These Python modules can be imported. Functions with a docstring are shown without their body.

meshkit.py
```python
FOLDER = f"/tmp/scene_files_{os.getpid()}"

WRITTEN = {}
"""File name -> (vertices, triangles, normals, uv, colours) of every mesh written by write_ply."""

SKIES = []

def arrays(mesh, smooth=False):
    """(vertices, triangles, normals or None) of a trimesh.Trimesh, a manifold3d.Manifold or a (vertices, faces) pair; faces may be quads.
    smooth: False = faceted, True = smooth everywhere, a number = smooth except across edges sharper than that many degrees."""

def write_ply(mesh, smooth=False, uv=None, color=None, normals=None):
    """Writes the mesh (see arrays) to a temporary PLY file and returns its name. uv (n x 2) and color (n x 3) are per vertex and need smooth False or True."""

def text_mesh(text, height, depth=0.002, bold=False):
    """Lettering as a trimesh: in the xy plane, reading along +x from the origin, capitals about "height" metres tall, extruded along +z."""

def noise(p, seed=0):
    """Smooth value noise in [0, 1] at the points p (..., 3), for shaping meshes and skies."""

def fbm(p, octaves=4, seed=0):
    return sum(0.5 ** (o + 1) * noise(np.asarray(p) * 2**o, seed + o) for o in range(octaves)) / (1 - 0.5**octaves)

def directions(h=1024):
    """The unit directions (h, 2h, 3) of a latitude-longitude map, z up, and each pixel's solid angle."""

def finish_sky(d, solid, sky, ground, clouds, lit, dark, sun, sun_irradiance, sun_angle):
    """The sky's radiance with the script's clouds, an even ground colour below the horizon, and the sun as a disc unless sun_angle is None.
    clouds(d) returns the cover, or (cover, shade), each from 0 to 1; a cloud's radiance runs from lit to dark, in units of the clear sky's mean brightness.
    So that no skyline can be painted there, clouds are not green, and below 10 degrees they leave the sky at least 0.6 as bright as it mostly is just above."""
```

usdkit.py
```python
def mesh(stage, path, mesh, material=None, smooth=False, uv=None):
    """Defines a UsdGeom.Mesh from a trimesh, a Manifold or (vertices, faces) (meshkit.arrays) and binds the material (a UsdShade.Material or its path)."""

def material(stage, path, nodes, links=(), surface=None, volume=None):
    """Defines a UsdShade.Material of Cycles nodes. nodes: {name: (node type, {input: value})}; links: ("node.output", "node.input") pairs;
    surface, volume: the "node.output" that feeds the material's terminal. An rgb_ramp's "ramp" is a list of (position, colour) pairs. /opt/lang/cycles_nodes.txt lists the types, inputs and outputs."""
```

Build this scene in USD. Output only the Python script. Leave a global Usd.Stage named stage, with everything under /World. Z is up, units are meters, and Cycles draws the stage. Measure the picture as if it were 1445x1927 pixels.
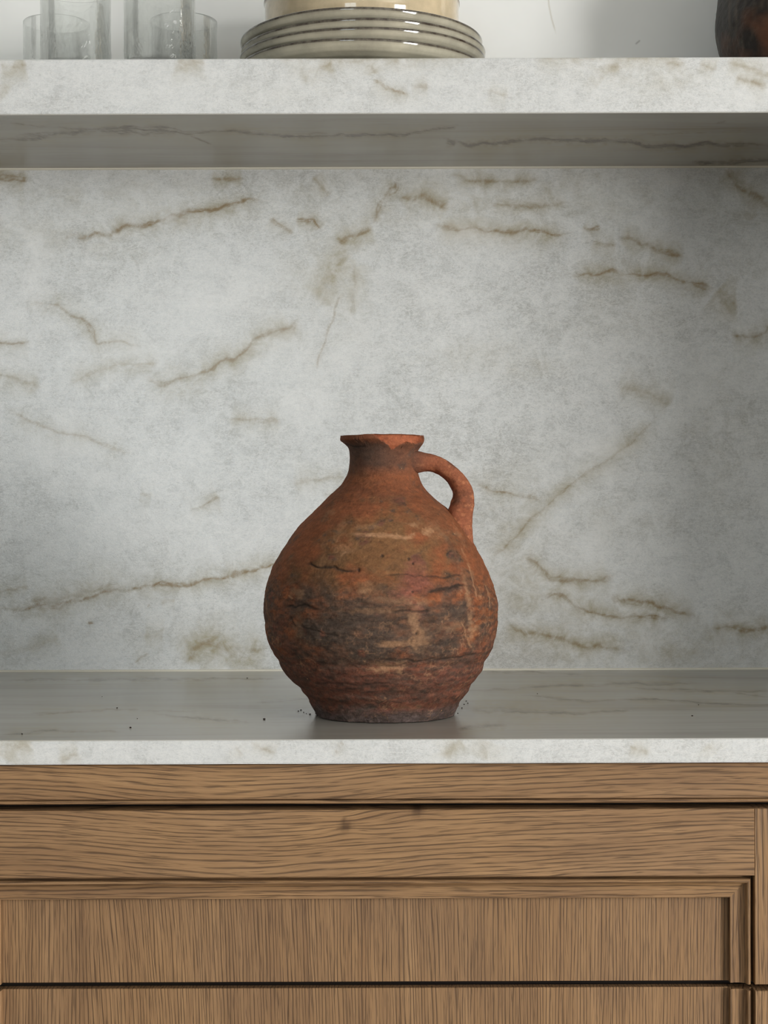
import math
import numpy as np
import trimesh
from scipy.interpolate import PchipInterpolator
from pxr import Usd, UsdGeom, UsdLux, UsdShade, Sdf, Gf, Vt
import usdkit
from meshkit import noise, fbm

stage = Usd.Stage.CreateInMemory()
UsdGeom.SetStageUpAxis(stage, "Z")
UsdGeom.SetStageMetersPerUnit(stage, 1.0)
UsdGeom.Xform.Define(stage, "/World")
UsdGeom.Scope.Define(stage, "/World/Looks")

# ------------------------------------------------------------------ camera, light, exposure
F = 3110.0                     # focal length in pixels of a 1445 x 1927 picture
CD = 2.0                       # camera to wall
CZ = 0.19                      # camera above the counter top
Z0 = 0.92                      # counter top above the floor
ROLL = 0.19
cam = UsdGeom.Camera.Define(stage, "/World/camera")
cam.AddTranslateOp().Set(Gf.Vec3d(0, -CD, Z0 + CZ))
cam.AddRotateXOp().Set(90.0)
cam.AddRotateZOp().Set(-ROLL)
cam.CreateFocalLengthAttr(50.0)
cam.CreateHorizontalApertureAttr(50.0 * 1445 / F)
cam.CreateVerticalApertureAttr(50.0 * 1927 / F)
cam.CreateExposureAttr(0.07)

RX0, RX1, RY0, RH = -3.2, 3.0, -5.2, 2.7          # the room
WIN_A = (-4.10, -2.55, 0.25, 2.30)                 # y0, y1, z0, z1 in the right wall
WIN_B = (-1.75, -0.50, 0.98, 2.25)                 # x0, x1, z0, z1 in the front wall


def rect_light(name, pos, rot, w, h, intensity, color):
    l = UsdLux.RectLight.Define(stage, "/World/" + name)
    l.AddTranslateOp().Set(Gf.Vec3d(*pos))
    l.AddRotateXYZOp().Set(Gf.Vec3f(*rot))
    l.CreateWidthAttr(w)
    l.CreateHeightAttr(h)
    l.CreateIntensityAttr(intensity)
    l.CreateColorAttr(Gf.Vec3f(*color))
    return l


# daylight standing in the two window openings
rect_light("window_daylight", (RX1 + 0.10, (WIN_A[0] + WIN_A[1]) / 2, (WIN_A[2] + WIN_A[3]) / 2), (90, 0, 90), WIN_A[1] - WIN_A[0], WIN_A[3] - WIN_A[2], 22.5, (1.0, 0.985, 0.96))
rect_light("window_daylight_001", ((WIN_B[0] + WIN_B[1]) / 2, RY0 - 0.10, (WIN_B[2] + WIN_B[3]) / 2), (90, 0, 0), WIN_B[1] - WIN_B[0], WIN_B[3] - WIN_B[2], 5.0, (0.82, 0.94, 1.0))


# ------------------------------------------------------------------ helpers
def lin(*c):
    c = np.asarray(c, float) / 255.0
    return np.where(c <= 0.04045, c / 12.92, ((c + 0.055) / 1.055) ** 2.4)


def tag(p, label=None, cat=None, group=None, kind=None):
    p = p.GetPrim() if hasattr(p, "GetPrim") else p
    for k, v in (("label", label), ("category", cat), ("group", group), ("kind", kind)):
        if v:
            p.SetCustomDataByKey(k, v)
    return p


_used = {}


def fresh(parent, name):
    n = _used.get((parent, name), 0)
    _used[(parent, name)] = n + 1
    return f"{parent}/{name}" + (f"_{n:03d}" if n else "")


def thing(name, label, cat, loc=(0, 0, 0), rotz=0.0, group=None):
    x = UsdGeom.Xform.Define(stage, fresh("/World", name))
    x.AddTranslateOp().Set(Gf.Vec3d(*map(float, loc)))
    if rotz:
        x.AddRotateZOp().Set(float(rotz))
    tag(x, label, cat, group)
    return x


def obj(name, mesh, mat, parent=None, smooth=False, attrs=None):
    """One Mesh prim; attrs: {primvar: (n x 3 or n)} per vertex."""
    path = fresh(str(parent.GetPath()) if parent is not None else "/World", name)
    m = usdkit.mesh(stage, path, mesh, mat, smooth=smooth)
    for k, a in (attrs or {}).items():
        a = np.asarray(a, np.float32)
        if a.ndim == 1:
            UsdGeom.PrimvarsAPI(m).CreatePrimvar(k, Sdf.ValueTypeNames.FloatArray, "vertex").Set(Vt.FloatArray.FromNumpy(a))
        else:
            UsdGeom.PrimvarsAPI(m).CreatePrimvar(k, Sdf.ValueTypeNames.Float3Array, "vertex").Set(Vt.Vec3fArray.FromNumpy(a))
    return m


def grid_faces(nu, nv, wrap_u=False):
    """Quads of an nu x nv vertex grid (index u * nv + v)."""
    i = np.arange(nu if wrap_u else nu - 1)
    j = np.arange(nv - 1)
    I, J = np.meshgrid(i, j, indexing="ij")
    I2 = (I + 1) % nu
    return np.stack([I * nv + J, I2 * nv + J, I2 * nv + J + 1, I * nv + J + 1], -1).reshape(-1, 4)


def tri(q):
    return np.vstack([q[:, [0, 1, 2]], q[:, [0, 2, 3]]])


def sweep_x(profile, xs):
    """Closed (y, z) profile swept along x, with end caps (fans)."""
    p = np.asarray(profile, float)
    n, k = len(xs), len(p)
    v = np.empty((n, k, 3))
    v[..., 0] = np.asarray(xs)[:, None]
    v[..., 1:] = p[None]
    v = v.reshape(-1, 3)
    i = np.arange(n - 1)[:, None]
    j = np.arange(k)[None]
    j2 = (j + 1) % k
    q = np.stack([i * k + j, i * k + j2, (i + 1) * k + j2, (i + 1) * k + j], -1).reshape(-1, 4)
    f = tri(q)
    c0, c1 = len(v), len(v) + 1
    v = np.vstack([v, [[xs[0], *p.mean(0)], [xs[-1], *p.mean(0)]]])
    jj = np.arange(k)
    a = np.stack([np.full(k, c0), (jj + 1) % k, jj], 1)
    b = np.stack([np.full(k, c1), (n - 1) * k + jj, (n - 1) * k + (jj + 1) % k], 1)
    m = trimesh.Trimesh(v, np.vstack([f, a, b]), process=False)
    if m.volume < 0:
        m.invert()
    return m


def box(x0, x1, y0, y1, z0, z1, bev=0.0):
    if bev:
        import manifold3d as m3
        h = []
        for x in (x0, x1):
            for y in (y0, y1):
                for z in (z0, z1):
                    for d in range(3):
                        q = [x, y, z]
                        for e, (lo, hi) in enumerate(((x0, x1), (y0, y1), (z0, z1))):
                            if e != d:
                                q[e] += bev if q[e] == lo else -bev
                        h.append(q)
        mm = m3.Manifold.hull_points(np.array(h)).to_mesh()
        return trimesh.Trimesh(mm.vert_properties[:, :3], mm.tri_verts, process=False)
    m = trimesh.creation.box([x1 - x0, y1 - y0, z1 - z0])
    m.apply_translation([(x0 + x1) / 2, (y0 + y1) / 2, (z0 + z1) / 2])
    return m


def join(*ms):
    return trimesh.util.concatenate(ms)


def lathe(profile, n=128):
    """Closed of revolution about z; profile from the axis out and back to the axis ((r, z) pairs). Returns grid vertices (n x k) and faces."""
    p = np.asarray(profile, float)
    a = np.linspace(0, 2 * np.pi, n, endpoint=False)
    v = np.stack([np.cos(a)[:, None] * p[:, 0], np.sin(a)[:, None] * p[:, 0], np.broadcast_to(p[:, 1], (n, len(p)))], -1).reshape(-1, 3)
    m = trimesh.Trimesh(v, tri(grid_faces(n, len(p), True)), process=False)
    if m.volume < 0:
        m.invert()
    return m


def dense(pts, step):
    """Polyline resampled so that no piece is longer than step."""
    out = [np.asarray(pts[0], float)]
    for a, b in zip(pts[:-1], pts[1:]):
        a, b = np.asarray(a, float), np.asarray(b, float)
        k = max(1, int(np.ceil(np.linalg.norm(b - a) / step)))
        out += [a + (b - a) * t for t in np.linspace(0, 1, k + 1)[1:]]
    return np.array(out)


def polyline_distance(P, line):
    """Distance of the points P (n x 2) to a polyline, and the parameter 0..1 along it."""
    line = np.asarray(line, float)
    seg = np.linalg.norm(np.diff(line, axis=0), axis=1)
    cum = np.concatenate([[0], np.cumsum(seg)])
    best = np.full(len(P), 1e9)
    par = np.zeros(len(P))
    for k in range(len(seg)):
        a, d = line[k], line[k + 1] - line[k]
        t = np.clip(((P - a) @ d) / (d @ d + 1e-12), 0, 1)
        dist = np.linalg.norm(P - a - t[:, None] * d, axis=1)
        w = dist < best
        best[w] = dist[w]
        par[w] = ((cum[k] + t * seg[k]) / cum[-1])[w]
    return best, par


def level(pts):
    """Picture points with the camera's small roll taken out."""
    p = np.asarray(pts, float)
    return np.stack([p[:, 0], p[:, 1] + (p[:, 0] - 722.5) * math.tan(math.radians(ROLL))], 1)


# ------------------------------------------------------------------ materials
def M(name, nodes, links, surface="p.BSDF"):
    return usdkit.material(stage, "/World/Looks/" + name, nodes, links, surface=surface)


def stone_material():
    """Pale quartzite. mask.r = ochre veins, mask.g = olive clouding, mask.b = white healed cracks, pale patches and light painted on front edges; streak = a bedded horizontal face, darker in tone."""
    n = {
        "geo": ("geometry", {}),
        "mask": ("attribute", {"attribute": "mask"}),
        "sep": ("separate_color", {"color_type": "rgb"}),
        "streak": ("attribute", {"attribute": "streak"}),
        # cloudy faces
        "cloud": ("noise_texture", {"scale": 5.5, "detail": 5.0, "roughness": 0.6, "distortion": 0.8}),
        "crys": ("noise_texture", {"scale": 34.0, "detail": 9.0, "roughness": 0.72, "distortion": 0.7}),
        "grain": ("noise_texture", {"scale": 330.0, "detail": 4.0, "roughness": 0.7, "distortion": 0.8}),
        "sum1": ("math", {"math_type": "multiply_add", "value2": 0.40}),
        "sum2": ("math", {"math_type": "multiply_add", "value2": 0.37, "value3": 0.0}),
        "off": ("math", {"math_type": "multiply_add", "value2": 0.46, "value3": -0.05}),
        "base": ("rgb_ramp", {"ramp": [(0.36, (0.37, 0.37, 0.355)), (0.49, (0.52, 0.53, 0.52)), (0.57, (0.61, 0.625, 0.62)), (0.71, (0.71, 0.725, 0.72))]}),
        # fine white threads
        "ma": ("mapping", {"rotation": (0.0, 0.9, 0.0), "scale": (34.0, 34.0, 105.0)}),
        "mb_": ("mapping", {"rotation": (0.0, -0.75, 0.0), "scale": (30.0, 30.0, 95.0)}),
        "th": ("noise_texture", {"scale": 1.0, "detail": 6.0, "roughness": 0.66, "distortion": 0.9}),
        "thb": ("noise_texture", {"scale": 1.0, "detail": 6.0, "roughness": 0.66, "distortion": 0.9}),
        "th1": ("math", {"math_type": "subtract", "value2": 0.5}),
        "th2": ("math", {"math_type": "absolute"}),
        "th1b": ("math", {"math_type": "subtract", "value2": 0.5}),
        "th2b": ("math", {"math_type": "absolute"}),
        "thmin": ("math", {"math_type": "minimum"}),
        "th3": ("map_range", {"from_min": 0.0, "from_max": 0.018, "to_min": 0.72, "to_max": 0.0, "clamp": True}),
        "mc": ("mapping", {"rotation": (0.0, 1.25, 0.0), "scale": (75.0, 75.0, 240.0)}),
        "md": ("mapping", {"rotation": (0.0, -0.35, 0.0), "scale": (70.0, 70.0, 220.0)}),
        "thc": ("noise_texture", {"scale": 1.0, "detail": 4.0, "roughness": 0.6, "distortion": 1.2}),
        "thd": ("noise_texture", {"scale": 1.0, "detail": 4.0, "roughness": 0.6, "distortion": 1.2}),
        "th1c": ("math", {"math_type": "subtract", "value2": 0.5}),
        "th2c": ("math", {"math_type": "absolute"}),
        "th1d": ("math", {"math_type": "subtract", "value2": 0.5}),
        "th2d": ("math", {"math_type": "absolute"}),
        "thmin2": ("math", {"math_type": "minimum"}),
        "th32": ("map_range", {"from_min": 0.0, "from_max": 0.034, "to_min": 0.75, "to_max": 0.0, "clamp": True}),
        "thw": ("map_range", {"from_min": 0.40, "from_max": 0.62, "to_min": 0.1, "to_max": 1.0, "clamp": True}),
        "th33": ("math", {"math_type": "multiply"}),
        "thmax": ("math", {"math_type": "maximum"}),
        "thm": ("mix", {"mix_type": "mix", "color2": (0.79, 0.79, 0.77)}),
        # bedded horizontal faces, darker in tone
        "map": ("mapping", {"scale": (2.2, 17.0, 17.0)}),
        "bed": ("noise_texture", {"scale": 1.0, "detail": 9.0, "roughness": 0.62, "distortion": 0.5}),
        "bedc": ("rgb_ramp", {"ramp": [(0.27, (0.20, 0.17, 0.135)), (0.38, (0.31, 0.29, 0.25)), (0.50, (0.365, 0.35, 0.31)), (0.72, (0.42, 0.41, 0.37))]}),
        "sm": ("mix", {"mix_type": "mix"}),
        # veins broken up by the crystals
        "vb": ("map_range", {"from_min": 0.36, "from_max": 0.62, "to_min": 1.25, "to_max": 0.5, "clamp": True}),
        "vr": ("math", {"math_type": "multiply", "use_clamp": True}),
        "vg": ("math", {"math_type": "multiply", "use_clamp": True}),
        "mo": ("mix", {"mix_type": "mix", "color2": (0.36, 0.315, 0.195)}),
        "mbc": ("mix", {"mix_type": "mix", "color1": (0.24, 0.165, 0.072), "color2": (0.115, 0.08, 0.048)}),
        "mb": ("mix", {"mix_type": "mix"}),
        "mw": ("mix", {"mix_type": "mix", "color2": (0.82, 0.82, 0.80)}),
        "bump": ("bump", {"strength": 0.10, "distance": 0.002}),
        "p": ("principled_bsdf", {"roughness": 0.23, "specular_ior_level": 0.62}),
    }
    l = [("geo.position", f"{k}.vector") for k in ("cloud", "crys", "grain", "ma", "mb_", "mc", "md", "map")]
    l += [("map.vector", "bed.vector"), ("mask.color", "sep.color"),
          ("grain.fac", "off.value1"), ("crys.fac", "sum1.value1"), ("off.value", "sum1.value3"),
          ("cloud.fac", "sum2.value1"), ("sum1.value", "sum2.value3"),
          ("sum2.value", "base.fac"),
          ("ma.vector", "th.vector"), ("mb_.vector", "thb.vector"), ("th.fac", "th1.value1"), ("th1.value", "th2.value1"), ("thb.fac", "th1b.value1"), ("th1b.value", "th2b.value1"), ("th2.value", "thmin.value1"), ("th2b.value", "thmin.value2"), ("thmin.value", "th3.value"), ("mc.vector", "thc.vector"), ("md.vector", "thd.vector"), ("thc.fac", "th1c.value1"), ("th1c.value", "th2c.value1"), ("thd.fac", "th1d.value1"), ("th1d.value", "th2d.value1"),
          ("th2c.value", "thmin2.value1"), ("th2d.value", "thmin2.value2"), ("thmin2.value", "th32.value"), ("crys.fac", "thw.value"), ("th32.result", "th33.value1"), ("thw.result", "th33.value2"),
          ("th3.result", "thmax.value1"), ("th33.value", "thmax.value2"), ("thmax.value", "thm.fac"), ("base.color", "thm.color1"),
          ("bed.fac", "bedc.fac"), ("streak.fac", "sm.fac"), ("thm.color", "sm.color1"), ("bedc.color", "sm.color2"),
          ("crys.fac", "vb.value"), ("vb.result", "vr.value1"), ("sep.r", "vr.value2"), ("vb.result", "vg.value1"), ("sep.g", "vg.value2"),
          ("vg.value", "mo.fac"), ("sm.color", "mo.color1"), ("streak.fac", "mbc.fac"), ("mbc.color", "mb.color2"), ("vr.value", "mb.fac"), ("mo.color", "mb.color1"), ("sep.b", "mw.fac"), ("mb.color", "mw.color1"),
          ("mw.color", "p.base_color"), ("grain.fac", "bump.height"), ("bump.normal", "p.normal")]
    return M("quartzite", n, l)


def oak_material():
    """Fumed oak; the primvar grain holds (along, across, depth) in metres."""
    def stretch(a, b, c, detail=3.0, rough=0.55, dist=0.3):
        return ("mapping", {"scale": (a, b, c)}), ("noise_texture", {"scale": 1.0, "detail": detail, "roughness": rough, "distortion": dist})
    n = {"g": ("attribute", {"attribute": "grain"}), "knot": ("attribute", {"attribute": "knot"})}
    n["m_ring"], n["ring"] = stretch(3.0, 70.0, 50.0, 3.0)
    n["m_line"], n["line"] = stretch(4.5, 42.0, 30.0, 3.0, 0.55, 0.2)
    n["m_gap"], n["gap"] = stretch(20.0, 300.0, 200.0, 2.0)
    n["m_pore"], n["pore"] = stretch(30.0, 760.0, 500.0, 2.0)
    n["m_fine"], n["fine"] = stretch(40.0, 1700.0, 900.0, 1.0)
    n.update({
        "big": ("noise_texture", {"scale": 8.0, "detail": 2.0}),
        "ringc": ("rgb_ramp", {"ramp": [(0.30, lin(141, 109, 78)), (0.50, lin(152, 119, 85)), (0.68, lin(163, 129, 93))]}),
        "bigc": ("rgb_ramp", {"ramp": [(0.35, (0.90, 0.90, 0.93)), (0.65, (1.06, 1.05, 1.02))]}),
        "mul": ("mix", {"mix_type": "multiply", "fac": 1.0}),
        "finec": ("map_range", {"from_min": 0.3, "from_max": 0.7, "to_min": 0.84, "to_max": 1.12, "clamp": True}),
        "finev": ("combine_color", {}),
        "mul2": ("mix", {"mix_type": "multiply", "fac": 1.0}),
        # growth lines: dark threads, broken into dashes
        "gs": ("separate_xyz", {}),
        "l0": ("math", {"math_type": "multiply", "value2": 245.0}),
        "l1": ("math", {"math_type": "multiply_add", "value2": 3.6}),
        "l2": ("math", {"math_type": "fraction"}),
        "l25": ("math", {"math_type": "pingpong", "value2": 0.5}),
        "l3": ("map_range", {"from_min": 0.05, "from_max": 0.22, "to_min": 1.0, "to_max": 0.0, "clamp": True}),
        "gapf": ("map_range", {"from_min": 0.34, "from_max": 0.53, "to_min": 0.0, "to_max": 1.0, "clamp": True}),
        "l4": ("math", {"math_type": "multiply"}),
        "poret": ("map_range", {"from_min": 0.30, "from_max": 0.44, "to_min": 0.9, "to_max": 0.0, "clamp": True}),
        "dark": ("math", {"math_type": "maximum"}),
        "darkf": ("math", {"math_type": "multiply", "value2": 0.74}),
        "mp": ("mix", {"mix_type": "mix", "color2": lin(72, 54, 40)}),
        "mk": ("mix", {"mix_type": "mix", "color2": lin(62, 43, 30)}),
        "bump": ("bump", {"strength": 0.35, "distance": 0.0005, "invert": True}),
        "p": ("principled_bsdf", {"roughness": 0.52, "specular_ior_level": 0.3}),
    })
    l = [("g.vector", f"{k}.vector") for k in ("m_ring", "m_line", "m_gap", "m_pore", "m_fine", "big")]
    l += [(f"m_{k}.vector", f"{k}.vector") for k in ("ring", "line", "gap", "pore", "fine")]
    l += [("ring.fac", "ringc.fac"), ("big.fac", "bigc.fac"), ("ringc.color", "mul.color1"), ("bigc.color", "mul.color2"),
          ("fine.fac", "finec.value"), ("finec.result", "finev.r"), ("finec.result", "finev.g"), ("finec.result", "finev.b"),
          ("mul.color", "mul2.color1"), ("finev.color", "mul2.color2"),
          ("g.vector", "gs.vector"), ("gs.y", "l0.value1"), ("line.fac", "l1.value1"), ("l0.value", "l1.value3"), ("l1.value", "l2.value1"), ("l2.value", "l25.value1"), ("l25.value", "l3.value"), ("gap.fac", "gapf.value"), ("l3.result", "l4.value1"), ("gapf.result", "l4.value2"),
          ("pore.fac", "poret.value"), ("poret.result", "dark.value1"), ("l4.value", "dark.value2"), ("dark.value", "darkf.value1"),
          ("darkf.value", "mp.fac"), ("mul2.color", "mp.color1"), ("knot.fac", "mk.fac"), ("mp.color", "mk.color1"),
          ("mk.color", "p.base_color"), ("dark.value", "bump.height"), ("bump.normal", "p.normal")]
    return M("oak", n, l)


def clay_material():
    n = {
        "geo": ("texture_coordinate", {}),
        "col": ("attribute", {"attribute": "tint"}),
        "grit": ("noise_texture", {"scale": 420.0, "detail": 5.0, "roughness": 0.7, "distortion": 0.6}),
        "gr": ("map_range", {"from_min": 0.3, "from_max": 0.7, "to_min": 0.72, "to_max": 1.28, "clamp": True}),
        "gv": ("combine_color", {}),
        "mul": ("mix", {"mix_type": "multiply", "fac": 1.0}),
        "pit": ("noise_texture", {"scale": 150.0, "detail": 6.0, "roughness": 0.75}),
        "add": ("math", {"math_type": "multiply_add", "value2": 0.5}),
        "bump": ("bump", {"strength": 0.55, "distance": 0.0016}),
        "p": ("principled_bsdf", {"roughness": 0.78, "specular_ior_level": 0.22}),
    }
    l = [("geo.object", "grit.vector"), ("geo.object", "pit.vector"), ("grit.fac", "gr.value"), ("gr.result", "gv.r"), ("gr.result", "gv.g"), ("gr.result", "gv.b"),
         ("col.color", "mul.color1"), ("gv.color", "mul.color2"), ("mul.color", "p.base_color"),
         ("grit.fac", "add.value1"), ("pit.fac", "add.value3"), ("add.value", "bump.height"), ("bump.normal", "p.normal")]
    return M("fired_clay", n, l)


def glaze_material(name, col, dark, rough=0.08, speck=0.78):
    """Reactive glaze: mask.r = bare brown rim."""
    n = {
        "geo": ("texture_coordinate", {}),
        "mask": ("attribute", {"attribute": "mask"}),
        "sep": ("separate_color", {"color_type": "rgb"}),
        "n": ("noise_texture", {"scale": 22.0, "detail": 6.0, "roughness": 0.65}),
        "r": ("map_range", {"from_min": 0.35, "from_max": 0.65, "to_min": 0.8, "to_max": 1.12, "clamp": True}),
        "v": ("combine_color", {}),
        "mul": ("mix", {"mix_type": "multiply", "fac": 1.0, "color1": col}),
        "n2": ("noise_texture", {"scale": 110.0, "detail": 5.0, "roughness": 0.7}),
        "r2": ("map_range", {"from_min": 0.36, "from_max": 0.62, "to_min": 1.0, "to_max": speck, "clamp": True}),
        "f": ("math", {"math_type": "multiply", "use_clamp": True}),
        "mix": ("mix", {"mix_type": "mix", "color2": dark}),
        "p": ("principled_bsdf", {"roughness": rough, "specular_ior_level": 0.55, "coat_weight": 0.4, "coat_roughness": 0.04}),
    }
    l = [("geo.object", "n.vector"), ("geo.object", "n2.vector"), ("mask.color", "sep.color"), ("n.fac", "r.value"), ("r.result", "v.r"), ("r.result", "v.g"), ("r.result", "v.b"),
         ("v.color", "mul.color2"), ("n2.fac", "r2.value"), ("r2.result", "f.value1"), ("sep.r", "f.value2"), ("f.value", "mix.fac"), ("mul.color", "mix.color1"), ("mix.color", "p.base_color")]
    return M(name, n, l)


def plain(name, col, rough=0.7, var=0.04, scale=6.0, spec=0.3):
    c = np.asarray(col, float)
    return M(name, {
        "geo": ("geometry", {}),
        "n": ("noise_texture", {"scale": scale, "detail": 5.0, "roughness": 0.6}),
        "r": ("rgb_ramp", {"ramp": [(0.3, c * (1 - var)), (0.7, c * (1 + var))]}),
        "p": ("principled_bsdf", {"roughness": rough, "specular_ior_level": spec}),
    }, [("geo.position", "n.vector"), ("n.fac", "r.fac"), ("r.color", "p.base_color")])


STONE = stone_material()
OAK = oak_material()
CLAY = clay_material()
PLATE = glaze_material("plate_glaze", lin(192, 186, 166), lin(48, 35, 25))
BOWL = glaze_material("bowl_glaze", lin(206, 188, 156), lin(62, 52, 44), rough=0.07)
GLASS = M("glass", {"p": ("glass_bsdf", {"color": (0.985, 0.992, 0.99), "roughness": 0.0, "IOR": 1.5}), "t": ("transparent_bsdf", {"color": (0.98, 0.985, 0.98)}), "f": ("fresnel", {"IOR": 1.5}), "k": ("math", {"math_type": "multiply_add", "value2": 0.45, "value3": 0.20, "use_clamp": True}), "m": ("mix_closure", {})},
          [("t.BSDF", "m.closure1"), ("p.BSDF", "m.closure2"), ("f.fac", "k.value1"), ("k.value", "m.fac")], surface="m.closure")
SEALANT = plain("sealant", lin(222, 218, 204), 0.6)
DARK = plain("unlit_inside_dark", lin(38, 30, 25), 0.8)  # near-black colour carries the shade inside the cabinet
DIMMED_WALL = plain("dimmed_wall_paint", (0.26, 0.26, 0.25), 0.8, 0.015)  # wall grey, darkened to cut the light bounced around the room
CEIL = plain("ceiling_paint", (0.72, 0.72, 0.71), 0.9, 0.01)
FLOORM = plain("floor_boards", (0.17, 0.135, 0.10), 0.5, 0.15)
FRAME = plain("window_paint", (0.75, 0.75, 0.73), 0.5)
PLASTER = M("plaster", {
    "geo": ("geometry", {}),
    "mask": ("attribute", {"attribute": "mask"}),
    "sep": ("separate_color", {"color_type": "rgb"}),
    "n": ("noise_texture", {"scale": 7.0, "detail": 6.0, "roughness": 0.6}),
    "r": ("rgb_ramp", {"ramp": [(0.3, (0.87, 0.875, 0.85)), (0.7, (0.91, 0.915, 0.89))]}),
    "mx": ("mix", {"mix_type": "mix", "color2": (0.50, 0.46, 0.34)}),
    "mx2": ("mix", {"mix_type": "mix", "color2": (0.25, 0.24, 0.22)}),
    "p": ("principled_bsdf", {"roughness": 0.6, "specular_ior_level": 0.25}),
}, [("geo.position", "n.vector"), ("n.fac", "r.fac"), ("mask.color", "sep.color"), ("sep.r", "mx.fac"), ("r.color", "mx.color1"), ("sep.g", "mx2.fac"), ("mx.color", "mx2.color1"), ("mx2.color", "p.base_color")])

# ------------------------------------------------------------------ the room
SH_B, SH_T, SH_D = 0.603, 0.661, 0.2855         # shelf underside, top, depth (above the counter)
CT_D, CT_H = 0.618, 0.0205
XW = 0.765                                        # counter, shelf and backsplash reach this far each way

w = obj("floor", box(RX0, RX1, RY0, 0.1, -0.1, 0.0), FLOORM); tag(w, "brown floor of the kitchen", kind="structure")
w = obj("ceiling", box(RX0, RX1, RY0, 0.1, RH, RH + 0.1), CEIL); tag(w, "white kitchen ceiling", kind="structure")
w = obj("wall_left", box(RX0 - 0.1, RX0, RY0, 0.1, 0, RH), DIMMED_WALL); tag(w, "grey kitchen wall on the left", kind="structure")
y0, y1, z0, z1 = WIN_A
w = obj("wall_right", join(box(RX1, RX1 + 0.1, RY0, y0, 0, RH), box(RX1, RX1 + 0.1, y1, 0.1, 0, RH), box(RX1, RX1 + 0.1, y0, y1, 0, z0), box(RX1, RX1 + 0.1, y0, y1, z1, RH)), DIMMED_WALL)
tag(w, "grey kitchen wall with a tall window on the right", kind="structure")
x0, x1, z0b, z1b = WIN_B
w = obj("wall_front", join(box(RX0, x0, RY0 - 0.1, RY0, 0, RH), box(x1, RX1, RY0 - 0.1, RY0, 0, RH), box(x0, x1, RY0 - 0.1, RY0, 0, z0b), box(x0, x1, RY0 - 0.1, RY0, z1b, RH)), DIMMED_WALL)
tag(w, "grey kitchen wall with a window behind the camera", kind="structure")
wn = UsdGeom.Xform.Define(stage, "/World/window_1"); tag(wn, "tall white-framed window in the right wall", kind="structure")
fr = [box(RX1 + 0.02, RX1 + 0.07, a, a + 0.05, z0, z1) for a in (y0, y1 - 0.05)] + [box(RX1 + 0.02, RX1 + 0.07, y0, y1, a, a + 0.05) for a in (z0, z1 - 0.05)]
obj("window_frame", join(*fr), FRAME, wn)
obj("window_bar", box(RX1 + 0.03, RX1 + 0.06, y0, y1, (z0 + z1) / 2 - 0.015, (z0 + z1) / 2 + 0.015), FRAME, wn)
wn = UsdGeom.Xform.Define(stage, "/World/window_2"); tag(wn, "white-framed window in the wall behind the camera", kind="structure")
fr = [box(a, a + 0.05, RY0 - 0.07, RY0 - 0.02, z0b, z1b) for a in (x0, x1 - 0.05)] + [box(x0, x1, RY0 - 0.07, RY0 - 0.02, a, a + 0.05) for a in (z0b, z1b - 0.05)]
obj("window_frame", join(*fr), FRAME, wn)
obj("window_bar", box((x0 + x1) / 2 - 0.02, (x0 + x1) / 2 + 0.02, RY0 - 0.06, RY0 - 0.03, z0b, z1b), FRAME, wn)

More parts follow.
